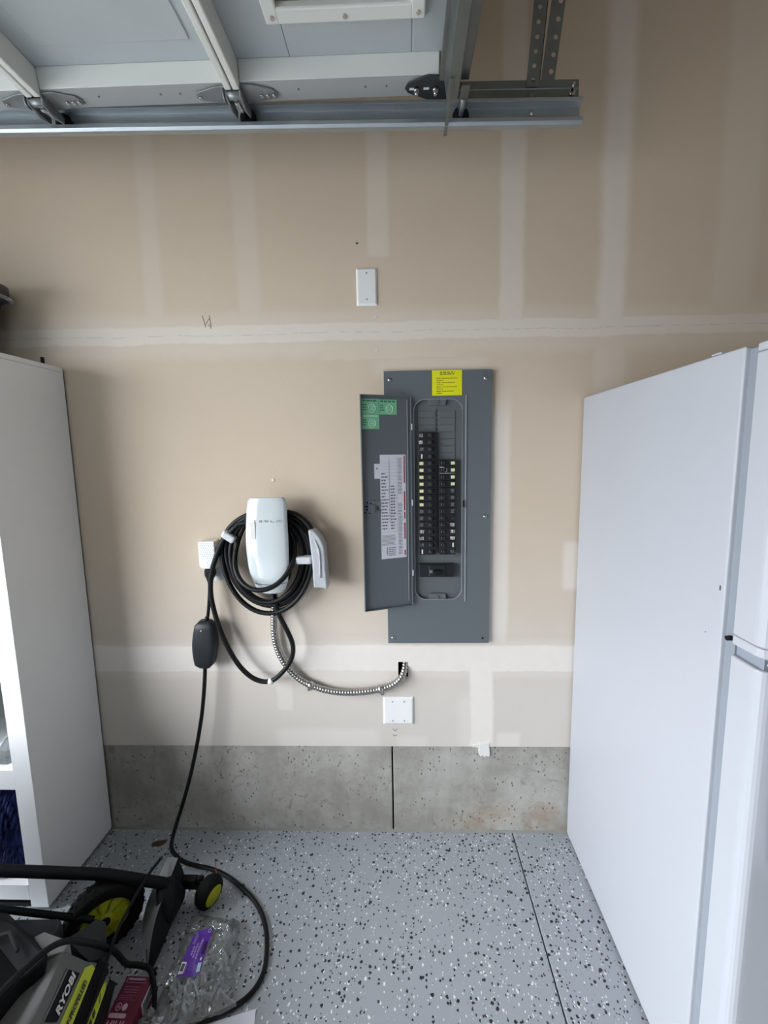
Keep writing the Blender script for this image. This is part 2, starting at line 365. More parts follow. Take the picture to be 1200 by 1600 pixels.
# ================================================================== the setting
ZC = .377     # top of the concrete stem wall
HX0, HX1, HZ0, HZ1 = -.033, .005, .664, .732      # conduit hole in the drywall
def build_shell():
    xs = [-2.55, HX0, HX1, 4.3]; zs = [ZC, HZ0, HZ1, 3.06]; mb = MB()
    for i in range(3):
        for j in range(3):
            if i == 1 and j == 1: continue
            mb.box((xs[i], 0, zs[j]), (xs[i+1], .013, zs[j+1]))
    bm = bmesh.new(); me = bpy.data.meshes.new('t'); me.from_pydata(mb.v, [], mb.f); bm.from_mesh(me)
    bmesh.ops.remove_doubles(bm, verts=bm.verts, dist=1e-5)
    dup = {}
    for f in bm.faces: dup.setdefault(tuple(round(c, 5) for c in f.calc_center_median()), []).append(f)
    bmesh.ops.delete(bm, geom=[f for l in dup.values() if len(l) > 1 for f in l], context='FACES')
    bmesh.ops.recalc_face_normals(bm, faces=bm.faces)
    me2 = bpy.data.meshes.new('wall_back'); bm.to_mesh(me2); bm.free(); me2.materials.append(M_wall)
    w = bpy.data.objects.new('wall_back', me2); COL.objects.link(w); tag(w, 'unpainted taped drywall behind the charger and the breaker panel', kind='structure')
    # black stud bay behind the hole
    mb = MB(); mb.box((HX0-.05,.10,HZ0-.08), (HX1+.05,.11,HZ1+.08))
    for a, b in (((HX0-.05,.013,HZ0-.08),(HX0-.045,.10,HZ1+.08)), ((HX1+.045,.013,HZ0-.08),(HX1+.05,.10,HZ1+.08)), ((HX0-.05,.013,HZ0-.08),(HX1+.05,.10,HZ0-.075)), ((HX0-.05,.013,HZ1+.075),(HX1+.05,.10,HZ1+.08))): mb.box(a, b)
    mb.build('stud_bay', M_dark, w)
    # joint compound smeared down over the concrete
    mb = MB(); rng = random.Random(3); rings = []
    pts = [(.285,.392),(.281,.36),(.283,.345),(.29,.335),(.297,.341),(.303,.333),(.312,.338),(.322,.334),(.327,.345),(.325,.362),(.322,.38),(.324,.395)]
    mb.prism([(x, -.003, z) for x, z in pts], (0,.02,0)); mb.build('compound_drip', M_mud, w, .002)
    mb = MB(); mb.prism([(x,-.0025,z) for x, z in [(.255,.385),(.258,.374),(.268,.377),(.275,.372),(.286,.378),(.286,.39)]], (0,.012,0)).build('compound_drip', M_mud, w, .001)
    for (x, z, r) in ((-.487,1.444,.006), (-.097,2.01,.004), (-.094,1.90,.004), (-.155,2.255,.003)):
        MB().cyl((x,-.001,z), (0,1,0), r, .003, 10).build('screw_dimple', M_mud if r > .0035 else M_inkd, w)
    mb = MB()
    for (x0, z0, x1, z1) in ((-.058,.452,-.048,.443),(-.046,.444,-.041,.453),(-.058,.428,-.05,.421),(-.048,.422,-.042,.428),(-.71,2.03,-.70,1.99),(-.70,2.0,-.685,2.02),(-.69,2.0,-.68,1.985),(-.685,2.03,-.68,1.99)):
        d = V(x1-x0,0,z1-z0); n = V(-d.z,0,d.x).normalized()*.0012
        mb.prism([V(x0,-.0006,z0)-n, V(x1,-.0006,z1)-n, V(x1,-.0006,z1)+n, V(x0,-.0006,z0)+n], (0,.001,0))
    mb.build('pencil_marks', simple('pencil', (128,120,108), .8), w)

    # concrete stem wall, two pours with an open joint
    f = box('wall_foundation', (-2.55,.03,-.05), (4.3,.2,ZC-.002), M_dark); tag(f, 'bare concrete stem wall below the drywall', kind='structure')
    box('concrete_panel', (-2.55,.004,-.05), (-.0645,.04,ZC-.001), M_conc, f, .003)
    box('concrete_panel', (-.0585,.004,-.05), (4.3,.04,ZC-.001), M_conc, f, .003)
    # floor slabs with a saw-cut joint running to the wall
    f = box('floor', (-2.36,-6.2,-.16), (4.3,.03,-.012), M_dark); tag(f, 'grey epoxy garage floor with black and white flakes', kind='structure')
    box('floor_slab', (-2.36,-6.2,-.15), (.419,.004,0), M_floor, f, .0025)
    box('floor_slab', (.423,-6.2,-.15), (4.3,.004,0), M_floor, f, .0025)
    # epoxy bead where the floor meets the stem wall
    MB().prism([(-2.1,.004,0),(-2.1,-.004,0),(-2.1,.004,.006)], (6.3,0,0)).build('floor_edge_bead', simple('pale_grout', (140,139,134), .8, var=.15), f)
    c = box('ceiling', (-2.55,-6.3,3.06), (4.4,.2,3.16), simple('ceiling_drywall', (196,182,164), .9)); tag(c, kind='structure')
    wl = simple('dark_garage_wall', (176,166,152), .9)
    mb = MB(); mb.box((-2.55,OPEN_Y0,OPEN_Z), (-2.36,OPEN_Y1,3.06)); mb.box((-2.55,.02,-.05), (-2.36,OPEN_Y0,3.06)); mb.box((-2.55,OPEN_Y1,-.05), (-2.36,-6.3,3.06))
    o = mb.build('wall_left', wl); tag(o, kind='structure')
    o = box('wall_right', (4.3,-6.3,-.05), (4.4,.2,3.06), wl); tag(o, kind='structure')
    o = box('wall_front', (-2.55,-6.3,-.05), (4.4,-6.2,3.06), wl); tag(o, kind='structure')
    o = box('driveway_ground', (-30,-25,-.2), (-2.365,20,-.03), M_pave); tag(o, 'concrete driveway outside the open garage door', kind='structure')
build_shell()

# ================================================================== garage door overhead
def build_door():
    D = empty('garage_door', (-.95,-2.6,2.45), 'white steel sectional garage door rolled open overhead', 'garage door')
    Y0, Y1 = -.287, -3.42
    edges = [.118, -.424, -.938, -1.47, -2.0]
    zs, zt = 2.468, 2.515
    for i in range(4):
        xr, xl = edges[i]-.002, edges[i+1]+.002
        win = (i == 0)
        holes = [(-.462-k*1.18, -1.40-k*1.18) for k in range(2)] if win else []
        mb = MB(); hx0, hx1 = xl+.150, xr-.086
        if win:
            ys = [Y0] + [y for h in holes for y in h] + [Y1]
            mb.box((xl,Y1,zt), (hx0,Y0,zt+.012)); mb.box((hx1,Y1,zt), (xr,Y0,zt+.012))
            for k in range(0, len(ys), 2): mb.box((hx0,ys[k+1],zt), (hx1,ys[k],zt+.012))
        else:
            mb.box((xl,Y1,zt), (xr,Y0,zt+.012))
            for k in range(3):      # embossed rectangle in the skin
                ya, yb = Y0-.11-k*.97, Y0-.11-k*.97-.88
                mb.box((xl+.07,yb,zt-.004), (xr-.07,ya,zt))
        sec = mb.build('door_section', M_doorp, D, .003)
        # end stile of the section
        MB().prism([(xl+.018,Y0,zt),(xl+.018,Y0,zs),(xl+.018,Y0-.054,zs),(xl+.018,Y0-.060,zt)], (xr-xl-.036,0,0)).build('end_stile', M_doorw, sec, .002)
        MB().box((xl+.02,Y0-.0535,zs-.0012), (xr-.02,Y0-.0005,zs)).build('stile_face', simple('grey_stile_steel', (168,170,170), .5, .2, var=.05), sec)
        mb = MB()
        for fx in (.3,.62,.72):
            mb.cyl((xl+(xr-xl)*fx, Y0-.03, zs-.0015), (0,0,1), .0025, .002, 8)
        mb.build('rivet', M_ink, sec)
        # folded meeting rails along both long edges
        for (a, b) in ((xl, xl+.017), (xr-.017, xr))[:1 if i == 0 else 2]:
            MB().box((a,Y1,zs-.016), (b,Y0-.05,zt)).build('meeting_rail', M_doorw, sec, .003)
        if i: 
            for k in range(1, 3): MB().box((xl+.02,Y0-k*1.22-.03,zs), (xr-.02,Y0-k*1.22+.03,zt)).build('centre_stile', M_doorw, sec, .002)
        for (ya, yb) in holes:
            fr = MB()
            for a, b in (((hx0-.028,yb-.028,zt-.018),(hx0+.004,ya+.028,zt)), ((hx1-.004,yb-.028,zt-.018),(hx1+.028,ya+.028,zt)), ((hx0,ya-.004,zt-.018),(hx1,ya+.028,zt)), ((hx0,yb-.028,zt-.018),(hx1,yb+.004,zt))): fr.box(a, b)
            w = fr.build('window_frame', M_doorw, sec, .004)
            box('window_pane', (hx0,yb,zt+.004), (hx1,ya,zt+.008), M_pane, sec)
            mb = MB()
            for (x, y) in ((hx0-.01,ya+.012),((hx0+hx1)/2,ya+.014),(hx1+.012,ya+.012),(hx1+.012,(ya+yb)/2)): mb.cyl((x,y,zt-.019), (0,0,1), .0045, .004, 10)
            mb.build('frame_screw', M_steel, sec)
    # steel U strut along the free edge
    xa = .098
    mb = MB()
    prof = [(xa,zs-.005),(xa,zs-.012),(xa+.012,zs-.012),(xa+.018,zs-.055),(xa+.046,zs-.055),(xa+.052,zs-.012),(xa+.074,zs-.012),(xa+.074,zs-.003),(xa+.048,zs-.003),(xa+.042,zs-.047),(xa+.022,zs-.047),(xa+.016,zs-.004)]
    mb.prism([(x,Y0-.05,z) for x, z in prof], (0,Y1-Y0+.05,0)).build('reinforcing_strut', M_galvd, D, .0015)
    MB().box((xa+.021,Y0-.11,zs-.060), (xa+.030,Y0+.055,zs-.052)).build('strut_tab', M_galvd, D, .001)
    # hinges with rollers at the section joints
    for xj, big in ((edges[1], 1), (edges[2], 1), (edges[3], 1)):
        hz = zs-.003; yh = Y0-.026
        def P(dx, dy): return (xj+dx, yh+dy, hz)
        h = MB().prism([P(-.105,.004),P(-.100,-.010),P(-.045,-.024),P(-.006,-.026),P(-.006,.024),P(-.05,.022),P(-.098,.010)], (0,0,-.004)).prism([P(.006,-.026),P(.05,-.026),P(.098,-.012),P(.108,.002),P(.102,.012),P(.05,.022),P(.006,.026)], (0,0,-.004)).build('hinge', M_hinge, D, .0015)
        # raised ribs and slots pressed into the wings
        mb = MB()
        for sgn in (-1, 1):
            mb.tube(catmull([P(sgn*.02,-.018), P(sgn*.06,-.016), P(sgn*.098,-.004)], 4), .0035, 6)
            mb.tube(catmull([P(sgn*.02,.018), P(sgn*.06,.016), P(sgn*.098,.006)], 4), .0035, 6)
        mb.build('wing_rib', M_hinge, h)
        mb = MB()
        for dx in (-.094, .066, .082, .098): mb.cyl((xj+dx,yh+.002,hz-.006), (0,0,1), .0045, .005, 8)
        mb.build('hinge_screw', M_steel, h)
        # central knuckle, an upstanding pair of ears
        for dx in (-.020, .016):
            MB().prism([(xj+dx,yh-.026,hz-.004),(xj+dx,yh+.03,hz-.004),(xj+dx+.004,yh+.040,hz-.010),(xj+dx+.004,yh+.038,hz-.028),(xj+dx,yh+.01,hz-.034),(xj+dx,yh-.022,hz-.026)], (.004,0,0)).build('hinge_ear', M_hinge, h, .001)
        MB().tube([(xj-.022,yh-.014,hz-.016),(xj+.022,yh-.014,hz-.016)], .0095, 12).build('hinge_barrel', M_hinge, h)
        MB().lathe((xj-.0225,yh-.014,hz-.016), (-1,0,0), [(0,.014),(.003,.014),(.003,.007),(-.004,.007)], 16).build('hinge_eye', M_hinge, h)
        MB().cyl((xj-.0235,yh-.014,hz-.016), (1,0,0), .0068, .004, 12).build('pin_hole', M_dark, h)
        MB().tube([(xj,yh-.005,hz-.022),(xj+.008,yh+.060,hz-.014-.01*(xj+.42))], .0058, 10).build('roller_stem', M_steel, h)
        MB().lathe((xj+.008,yh+.050,hz-.014-.01*(xj+.42)), (0,1,0), [(0,.012),(.001,.021),(.006,.0225),(.010,.021),(.011,.012)], 20).build('roller', M_black, h)
    # top bracket at the free corner
    x, y, z = edges[0]-.018, Y0-.026, zs-.003
    b = MB().prism([(x-.088,y,z),(x-.080,y+.012,z),(x-.03,y+.032,z),(x+.03,y+.034,z),(x+.03,y-.03,z),(x-.03,y-.034,z),(x-.080,y-.014,z)], (0,0,-.004)).build('top_bracket', simple('dark_zinc_bracket', (70,74,76), .45, .7, var=.2, scale=40), D, .0015)
    mb = MB()
    for dx in (-.058, -.010): mb.cyl((x+dx,y,z-.008), (0,0,1), .0072, .008, 6); mb.cyl((x+dx,y,z-.015), (0,0,1), .004, .010, 8)
    mb.build('bracket_bolt', M_steel, b)
    mb = MB()
    for dx in (-.076,-.040): mb.box((x+dx,y-.0025,z-.0052), (x+dx+.014,y+.0025,z-.004))
    mb.build('bracket_slot', M_paper, b)
    MB().box((x+.052,y-.035,z-.030), (x+.074,y+.035,z-.022)).build('roller_arm', M_galvd, b, .002)
    MB().tube([(x+.063,y+.0,z-.028),(x+.063,y+.060,z-.028)], .007, 10).build('roller_stem', M_hinge, b)
    MB().lathe((x+.063,y+.049,z-.028), (0,1,0), [(0,.012),(.001,.021),(.007,.0225),(.012,.021),(.013,.012)], 20).build('roller', M_black, b)
build_door()

def build_track():
    T = empty('door_track', (-.3,-.24,2.43), 'galvanized steel horizontal garage door track fixed along the drywall', 'door track')
    x0, x1 = -2.0, .485
    def zz(x): return 2.4075 - .0171*(x-.48)          # the track drops a little toward its free end
    def ext(prof, name, mat, xa, xb, par=T, bev=.001):
        A = [(xa, y, z+zz(xa)) for y, z in prof]; B = [(xb, y, z+zz(xb)) for y, z in prof]
        return MB().loft([A, B], smooth=False).build(name, mat, par, bev)
    # C section, open toward the door: web, two flanges, rolled lips
    t = ext([(-.244,.000),(-.244,.054),(-.264,.060),(-.270,.057),(-.271,.048),(-.2675,.048),(-.267,.054),(-.248,.050),(-.248,.004),(-.267,.003),(-.2675,.010),(-.271,.010),(-.2725,-.001),(-.266,-.006)], 'channel', M_galv, x0, x1)
    ext([(-.2485,.0255),(-.2485,.0285),(-.2497,.027)], 'pressed_line', M_hinge, x0, x1, t, 0)
    a = ext([(-.240,.052),(-.240,.122),(-.243,.122),(-.243,.057),(-.264,.063),(-.264,.060)], 'support_angle', M_galvd, .12, x1-.002)
    ext([(-.2435,.098),(-.2435,.101),(-.2455,.0995)], 'angle_fold_line', M_galv, .12, x1-.002, a, 0)
    for x in (.26,.31,.41,.45): box('angle_slot', (x-.011,-.2448,zz(x)+.070), (x+.011,-.2432,zz(x)+.078), simple('brown_slot', (112,98,90), .8), a)
    for x in (.21,.26,.31,.41,.45): box('channel_slot', (x-.011,-.2495,zz(x)+.012), (x+.011,-.2478,zz(x)+.019), simple('brown_slot', (112,98,90), .8), t)
    for (x, dz) in ((.462,.082), (.355,.018)):
        z = zz(x)+dz
        MB().tube([(x,-.245,z),(x-.008,-.283,z-.004)], .0042, 8).build('bolt', M_steel, t)
        MB().cyl((x,-.251,z), (0,1,0), .0085, .006, 6).build('bolt_nut', M_steel, t)
    MB().lathe((.355,-.244,zz(.355)+.080), (0,-1,0), [(0,.013),(.003,.012),(.006,.006)], 16).build('carriage_bolt_head', M_galvd, t)
    for x in (-.985,-.965,-.99+.55): MB().cyl((x,-.2495,zz(x)+.012), (0,1,0), .004, .004, 8).build('rivet', M_hinge, t)
build_track()

def perforated(name, p0, p1, w, pitch, r, off, parent, side, n):
    # flat bar with a row of real round holes; p0 bottom, p1 top (centre line), side = width direction, n = outward normal
    p0, p1, side, n = Vector(p0), Vector(p1), Vector(side).normalized(), Vector(n).normalized()
    ax = (p1-p0); L = ax.length; ax.normalize(); N = int(L/pitch); th = .0025; mb = MB(); S = 8
    def both(P):
        mb.face([q for q in P]); mb.face([q-n*th for q in P][::-1])
    for k in range(N):
        c = p0+ax*(k+.5)*pitch; h = pitch/2
        C = [c-side*w/2-ax*h, c+side*w/2-ax*h, c+side*w/2+ax*h, c-side*w/2+ax*h]
        ring = [c+side*off+side*math.cos(2*PI*j/S+PI/8)*r+ax*math.sin(2*PI*j/S+PI/8)*r for j in range(S)]
        br, tr, tl, bl = C[1], C[2], C[3], C[0]
        both([ring[0],ring[7],br,tr]); both([ring[2],ring[1],ring[0],tr][:4]); both([ring[2],ring[1],tr,tl]) 
        both([ring[3],ring[2],tl]); both([ring[4],ring[3],tl,bl]); both([ring[5],ring[4],bl]); both([ring[6],ring[5],bl,br]); both([ring[7],ring[6],br])
        for j in range(S): mb.face([ring[j],ring[(j+1)%S],ring[(j+1)%S]-n*th,ring[j]-n*th])
    for sg in (-1, 1):
        a, b = p0+side*sg*w/2, p0+ax*N*pitch+side*sg*w/2; mb.face([a,b,b-n*th,a-n*th])
    return mb.build(name, M_galvd, parent, flip_fix=False)
def build_hanger():
    H = empty('track_hanger', (.37,-.23,2.52), 'pair of perforated steel angle straps hanging the track end from the ceiling', 'bracket')
    z0 = 2.512
    a = perforated('hanger_strap', (.357,-.247,z0), (.378,-.35,3.06), .034, .0295, .0058, 0, H, (1,0,0), (0,-1,-.2))
    MB().prism([(.375,-.247,z0+.016),(.378,-.221,z0+.03),(.399,-.325,3.06),(.396,-.35,3.06)], (.002,0,0)).build('hanger_dark_gap', M_dark, H)  # near-black strip, paints in the shade of the gap between the straps
    perforated('hanger_strap', (.399,-.243,z0+.018), (.436,-.36,3.06), .036, .0350, .0062, .006, H, (1,0,0), (0,-1,-.2))
build_hanger()

# ================================================================== breaker panel
def build_panel():
    P = empty('electrical_panel', (.12,0,.8156), 'grey breaker panel with its door swung open on the drywall', 'electrical panel')
    x0, x1, z0, z1 = -.0695, .3126, .8156, 1.824
    yf = -.014
    ox0, ox1, oz0, oz1, rr = .0357, .2086, .989, 1.7244, .040
    def rrect(ax0, ax1, az0, az1, r, n=6):
        pts = []
        for cx, cz, a0 in ((ax1-r,az1-r,0),(ax0+r,az1-r,90),(ax0+r,az0+r,180),(ax1-r,az0+r,270)):
            for k in range(n+1):
                a = math.radians(a0+90*k/n); pts.append((cx+r*math.cos(a), cz+r*math.sin(a)))
        return pts
    inner = rrect(ox0, ox1, oz0, oz1, rr); outer = []
    n = len(inner); cx, cz = (ox0+ox1)/2, (oz0+oz1)/2
    corners = [(x1,z1),(x0,z1),(x0,z0),(x1,z0)]
    mb = MB()
    # face ring: each quarter of the rounded opening fans to its plate corner
    q = n//4
    for k in range(4):
        seg = inner[k*q:(k+1)*q]; c = corners[k]
        for a, b in zip(seg, seg[1:]): mb.face([(a[0],yf,a[1]),(b[0],yf,b[1]),(c[0],yf,c[1])])
        a = seg[-1]; b = inner[((k+1)*q) % n]; c2 = corners[(k+1) % 4]
        mb.face([(a[0],yf,a[1]),(b[0],yf,b[1]),(c2[0],yf,c2[1]),(c[0],yf,c[1])])
    for k in range(n):      # turned-in lip of the opening
        a, b = inner[k], inner[(k+1) % n]; mb.face([(a[0],yf,a[1]),(b[0],yf,b[1]),(b[0],yf+.012,b[1]),(a[0],yf+.012,a[1])], True)
    for k in range(4):
        a, b = corners[k], corners[(k+1) % 4]; mb.face([(a[0],yf,a[1]),(b[0],yf,b[1]),(b[0],0,b[1]),(a[0],0,a[1])])
    mb.build('cover', M_panel, P, flip_fix=False)
    # rolled edge of the opening, its highlight painted as a lighter colour
    rim = [(x,yf-.0005,z) for x, z in inner]
    MB().tube(rim+[rim[0]], .0016, 6).build('opening_rim', simple('panel_edge_highlight', (140,146,150), .35), P)
    box('dead_front', (ox0-.002,yf+.011,oz0-.002), (ox1+.002,-.0005,oz1+.002), M_panel_in, P)
    MB().box((.219,yf-.003,.98), (.2235,yf,1.737)).build('door_stop_lip', simple('panel_edge_highlight', (140,146,150), .35), P, .001)  # lip highlight put into the lighter colour
    for zz, d in ((1.713,-1), (1.0,1)):
        MB().prism([(.085,yf+.002,zz+.012*d*-1),(.09,yf+.002,zz+.010*d),(.148,yf+.002,zz+.010*d),(.153,yf+.002,zz-.012*d)], (0,.010,0)).build('fixing_tab', M_panel_in, P, .001)
        MB().cyl((.118,yf,zz-.002*d), (0,1,0), .005, .006, 10).build('tab_screw', M_panel, P)
    for x, z in ((x0+.021,z1-.030), (x1-.024,z1-.030), (x1-.020,1.302), (x0+.019,z0+.022)):
        MB().lathe((x,yf,z), (0,-1,0), [(0,.0075),(.002,.0072),(.004,.0045),(.0045,.0005)], 14).build('cover_screw', M_steel, P)
    MB().cyl((x1-.024,yf-.0003,z0+.020), (0,1,0), .0042, .001, 12).build('empty_screw_hole', M_dark, P)
    box('latch_slot', (.2115,yf-.0012,1.338), (.2185,yf,1.362), M_dark, P)
    MB().box((.2185,yf-.004,1.333), (.2225,yf,1.367)).build('strike_plate', M_panel, P, .001)
    MB().cyl((-.004,yf,1.744), (0,1,0), .004, .003, 10).build('cover_screw', M_steel, P)
    # ---- breakers
    pitch = .0249; zb = 1.1622
    LX, RX = (.0520,.1128), (.1245,.1835)
    yb, yfb = yf+.009, yf-.010
    def breaker(col, row, span, mark, prints=None):
        a, b = col; za = zb+row*pitch; zt = za+span*pitch
        left = col is LX
        B = MB().box((a,yfb,za+.0006), (b,yb,zt-.0006)).build('breaker', M_brk, P, .001)
        for k in range(span):
            zc = za+(k+.5)*pitch
            s = (b-.022, b-.004) if left else (a+.006, a+.024)
            box('switch_well', (s[0],yfb-.0006,zc-.0085), (s[1],yfb+.001,zc+.0085), M_dark, B)
            hx = (s[0]+.002, s[0]+.009) if left else (s[0]+.009, s[0]+.016)
            MB().box((hx[0],yfb-.007,zc-.006), (hx[1],yfb,zc+.006)).build('switch', M_brk2, B, .001)
            gx = s[0]-.0035 if left else s[0]+.002
            box('switch_print', (gx,yfb-.0008,zc-.005), (gx+.0022,yfb,zc+.005), M_brg, B)
            px = (a+.002, a+.016) if left else (b-.017, b-.003)
            if mark == 'y':
                box('yellow_mark', (px[0],yfb-.001,zc-.0055), (px[1],yfb,zc+.0055), M_bry, B)
                e = px[1] if left else px[0]
                box('white_mark', (e-.005 if left else e,yfb-.0014,zc-.0050), (e if left else e+.005,yfb,zc+.0050), M_brw, B)
            elif mark == 'g':
                mb = MB()
                for j in range(3): mb.box((px[0],yfb-.0008,zc-.005+j*.0042), (px[1]-random.random()*.004,yfb,zc-.0025+j*.0042))
                mb.build('rating_print', M_brg, B)
            elif mark == 'w' and k == (0 if left else span-1):
                box('white_mark', (px[0]+.006,yfb-.001,zc-.008), (px[0]+.011,yfb,zc+.008), M_brw, B)
            elif mark in ('w', 's'):
                mb = MB(); xx = px[0]
                for j in range(4):
                    mb.prism([V(xx,yfb-.0008,zc-.006),V(xx+.0014,yfb-.0008,zc-.006),V(xx+.0014+random.uniform(-.002,.003),yfb-.0008,zc+.006),V(xx+random.uniform(-.002,.003),yfb-.0008,zc+.006)], (0,.0006,0)); xx += .0038
                mb.build('rating_print', M_brw if mark == 's' else M_brg, B)
            elif mark == 'd':
                mb = MB(); mb.box((px[0]+.002,yfb-.0008,zc-.004), (px[1]-.003,yfb,zc+.001)); mb.build('rating_print', simple('dim_breaker_print', (58,58,60), .6), B)
    for row, span, mk in ((16,2,'s'),(14,2,'w'),(13,1,'y'),(12,1,'y'),(11,1,'y'),(10,1,'y'),(9,1,'y'),(8,1,'y'),(7,1,'y'),(6,1,'g'),(5,1,'g'),(4,1,'g'),(2,2,'s'),(0,2,'w')): breaker(LX, row, span, mk)
    for row, span, mk in ((13,1,'y'),(12,1,'y'),(11,1,'y'),(10,1,'y'),(9,1,'g'),(8,1,'g'),(7,1,'g'),(6,1,'g'),(5,1,'d'),(4,1,'s'),(2,2,'s'),(0,2,'w')): breaker(RX, row, span, mk)
    # white lockout outline round the second breaker on the right
    z = zb+12.5*pitch
    MB().tube([(.126,yfb-.001,z+.011),(.140,yfb-.001,z+.010),(.144,yfb-.001,z+.007)], .0009, 5).build('white_scribble', M_brw, P)
    MB().tube([(.126,yfb-.001,z-.011),(.182,yfb-.001,z-.011)], .0007, 5).build('white_scribble', M_brw, P)
    MB().tube(catmull([(.149,yfb-.001,z+.006),(.153,yfb-.001,z),(.148,yfb-.001,z-.008)], 4), .0009, 5).build('white_scribble', M_brw, P)
    # blank fillers above
    for col, r0, r1 in ((LX,18,21), (RX,14,21)):
        for r in range(r0, r1): MB().box((col[0],yf+.0085,zb+r*pitch+.0007), (col[1],yf+.012,zb+(r+1)*pitch-.0007)).build('blank_filler', M_panel_in, P, .0008)
    mb = MB()
    for k in range(11): mb.box((.1175,yf+.0095,1.515+k*.0165), (.119,yf+.012,1.527+k*.0165))
    mb.build('centre_slot', M_dark, P)
    # main breaker
    mbk = box('main_breaker', (.0515,yfb+.004,1.0769), (.1815,yb,1.1267), simple('main_breaker_black', (22,25,31), .4, var=.2), P, .001)
    MB().box((.086,yfb,1.081), (.147,yfb+.005,1.123)).build('main_escutcheon', M_brk2, mbk, .002)
    MB().box((.105,yfb-.016,1.088), (.134,yfb+.001,1.106)).build('main_switch', M_black, mbk, .003)
    box('main_print', (.089,yfb-.0008,1.094), (.099,yfb,1.104), M_brg, mbk)
    # ---- sticker on the cover
    o = V(.101,yf-.0004,1.7365); U, T, N = V(1,0,0), V(0,0,1), V(0,-1,0)
    s = quad(MB(), o, U, T, N, 0, .105, 0, .0865, .0005).build('yellow_sticker', M_yellow, P)
    mb = MB(); oo = o+N*.0005
    print_lines(mb, oo, U, T, N, .028, .080, .070, .083, 2, .6, .1, .3, .0003, .1)
    for k in range(4): print_lines(mb, oo, U, T, N, .016, .030, .056-k*.0148, .062-k*.0148, 1, .55, .3, .5, .0003, 0); print_lines(mb, oo, U, T, N, .034, .090, .056-k*.0148, .062-k*.0148, 1, .4, .04, .12, .0003, .3); print_lines(mb, oo, U, T, N, .016, .040, .049-k*.0148, .055-k*.0148, 1, .4, .1, .3, .0003, .2)
    mb.build('sticker_print', M_inky, s)
    # ---- door, hinged on the left of the opening and swung back toward the wall
    a = math.radians(19); h0 = V(.0287,yf-.006,0); U = V(-math.cos(a),-math.sin(a),0); N = V(math.sin(a),-math.cos(a),0); T = V(0,0,1); wd = .188
    def L(u, d, z): return h0+U*u+N*d+T*z
    D = MB().box((.004,-.002,.972), (wd,0,1.735), L).build('panel_door', M_panel, P)
    mb = MB()
    for A, B in (((wd-.0025,-.002,.972),(wd,.010,1.735)), ((.004,-.002,1.7325),(wd,.010,1.735)), ((.004,-.002,.972),(wd,.010,.9745)), ((.004,-.002,.972),(.0065,.007,1.735))): mb.box(A, B, L)
    mb.build('door_flange', M_panel, D, .0006)
    MB().box((.0165,0,.99), (.0195,.003,1.722), L).build('door_rib', simple('panel_edge_highlight', (140,146,150), .35), D, .0012)  # shares the lighter colour that paints the edge highlights
    for zc in (1.628, 1.357, 1.096): MB().box((.001,-.004,zc-.011), (.006,.008,zc+.011), L).build('hinge_knuckle', M_paper, D, .001)
    lp = MB().box((.122,0,1.322), (.168,.003,1.372), L).build('latch_plate', M_panel, D, .001)
    MB().box((.142,.003,1.328), (.154,.007,1.358), L).build('latch_button', M_panel_in, lp, .002)
    mb = MB(); mb.box((.130,.0031,1.336), (.134,.0036,1.350), L)
    for u, z in ((.158,1.362),(.170,1.365),(.176,1.352),(.172,1.340),(.178,1.330),(.163,1.328),(.17,1.352)): mb.box((u-.003,.0031,z-.0025), (u+.003,.0036,z+.0025), L)
    mb.build('latch_slot', M_dark, lp)
    # circuit directory
    lb = MB().box((.026,.0002,1.157), (.121,.0007,1.531), L).build('directory_label', M_paper, D)
    mb = MB(); o2 = h0+N*.0007; Um = -U      # reading direction is toward the hinge
    def uu(u): return -u
    mb2 = MB(); mb2.box((.087,.0007,1.29), (.0885,.0010,1.515), L)
    for k in range(22): mb2.box((.060,.0007,1.255+k*.0118), (.119,.0009,1.2554+k*.0118), L)
    mb2.box((.0595,.0007,1.25), (.0600,.0009,1.525), L); mb2.box((.098,.0007,1.17), (.101,.001,1.20), L)
    mb2.build('directory_rule', M_ink, lb)
    print_lines(mb, o2, Um, T, N, uu(.117), uu(.090), 1.262, 1.470, 18, .4, .12, .4, .0003, .5)
    print_lines(mb, o2, Um, T, N, uu(.084), uu(.062), 1.262, 1.425, 15, .45, .15, .5, .0003, .4)
    print_lines(mb, o2, Um, T, N, uu(.118), uu(.066), 1.205, 1.245, 9, .4, .03, .1, .0003, .1)
    print_lines(mb, o2, Um, T, N, uu(.094), uu(.062), 1.166, 1.200, 5, .45, .08, .2, .0003, .2)
    mb.build('directory_writing', M_ink, lb)
    mb = MB()
    print_lines(mb, o2, Um, T, N, uu(.056), uu(.040), 1.39, 1.52, 26, .45, .1, .3, .0003, .15)
    print_lines(mb, o2, Um, T, N, uu(.056), uu(.040), 1.17, 1.36, 36, .45, .1, .3, .0003, .15)
    mb.build('directory_small_print', M_ink, lb)
    mb = MB()
    for za, zz2 in ((1.43,1.527),(1.33,1.40),(1.30,1.325),(1.225,1.285),(1.165,1.185)): mb.box((.029,.0007,za), (.0335,.001,zz2), L)
    mb.build('red_stripe', M_redp, lb)
    st = MB().box((.121,.0002,1.448), (.142,.0006,1.500), L).build('small_white_sticker', M_paper, D)
    MB().prism([L(.134,.0006,1.488), L(.134,.0006,1.480), L(.129,.0006,1.484)], N*.0003).build('arrow_mark', M_inkd, st)
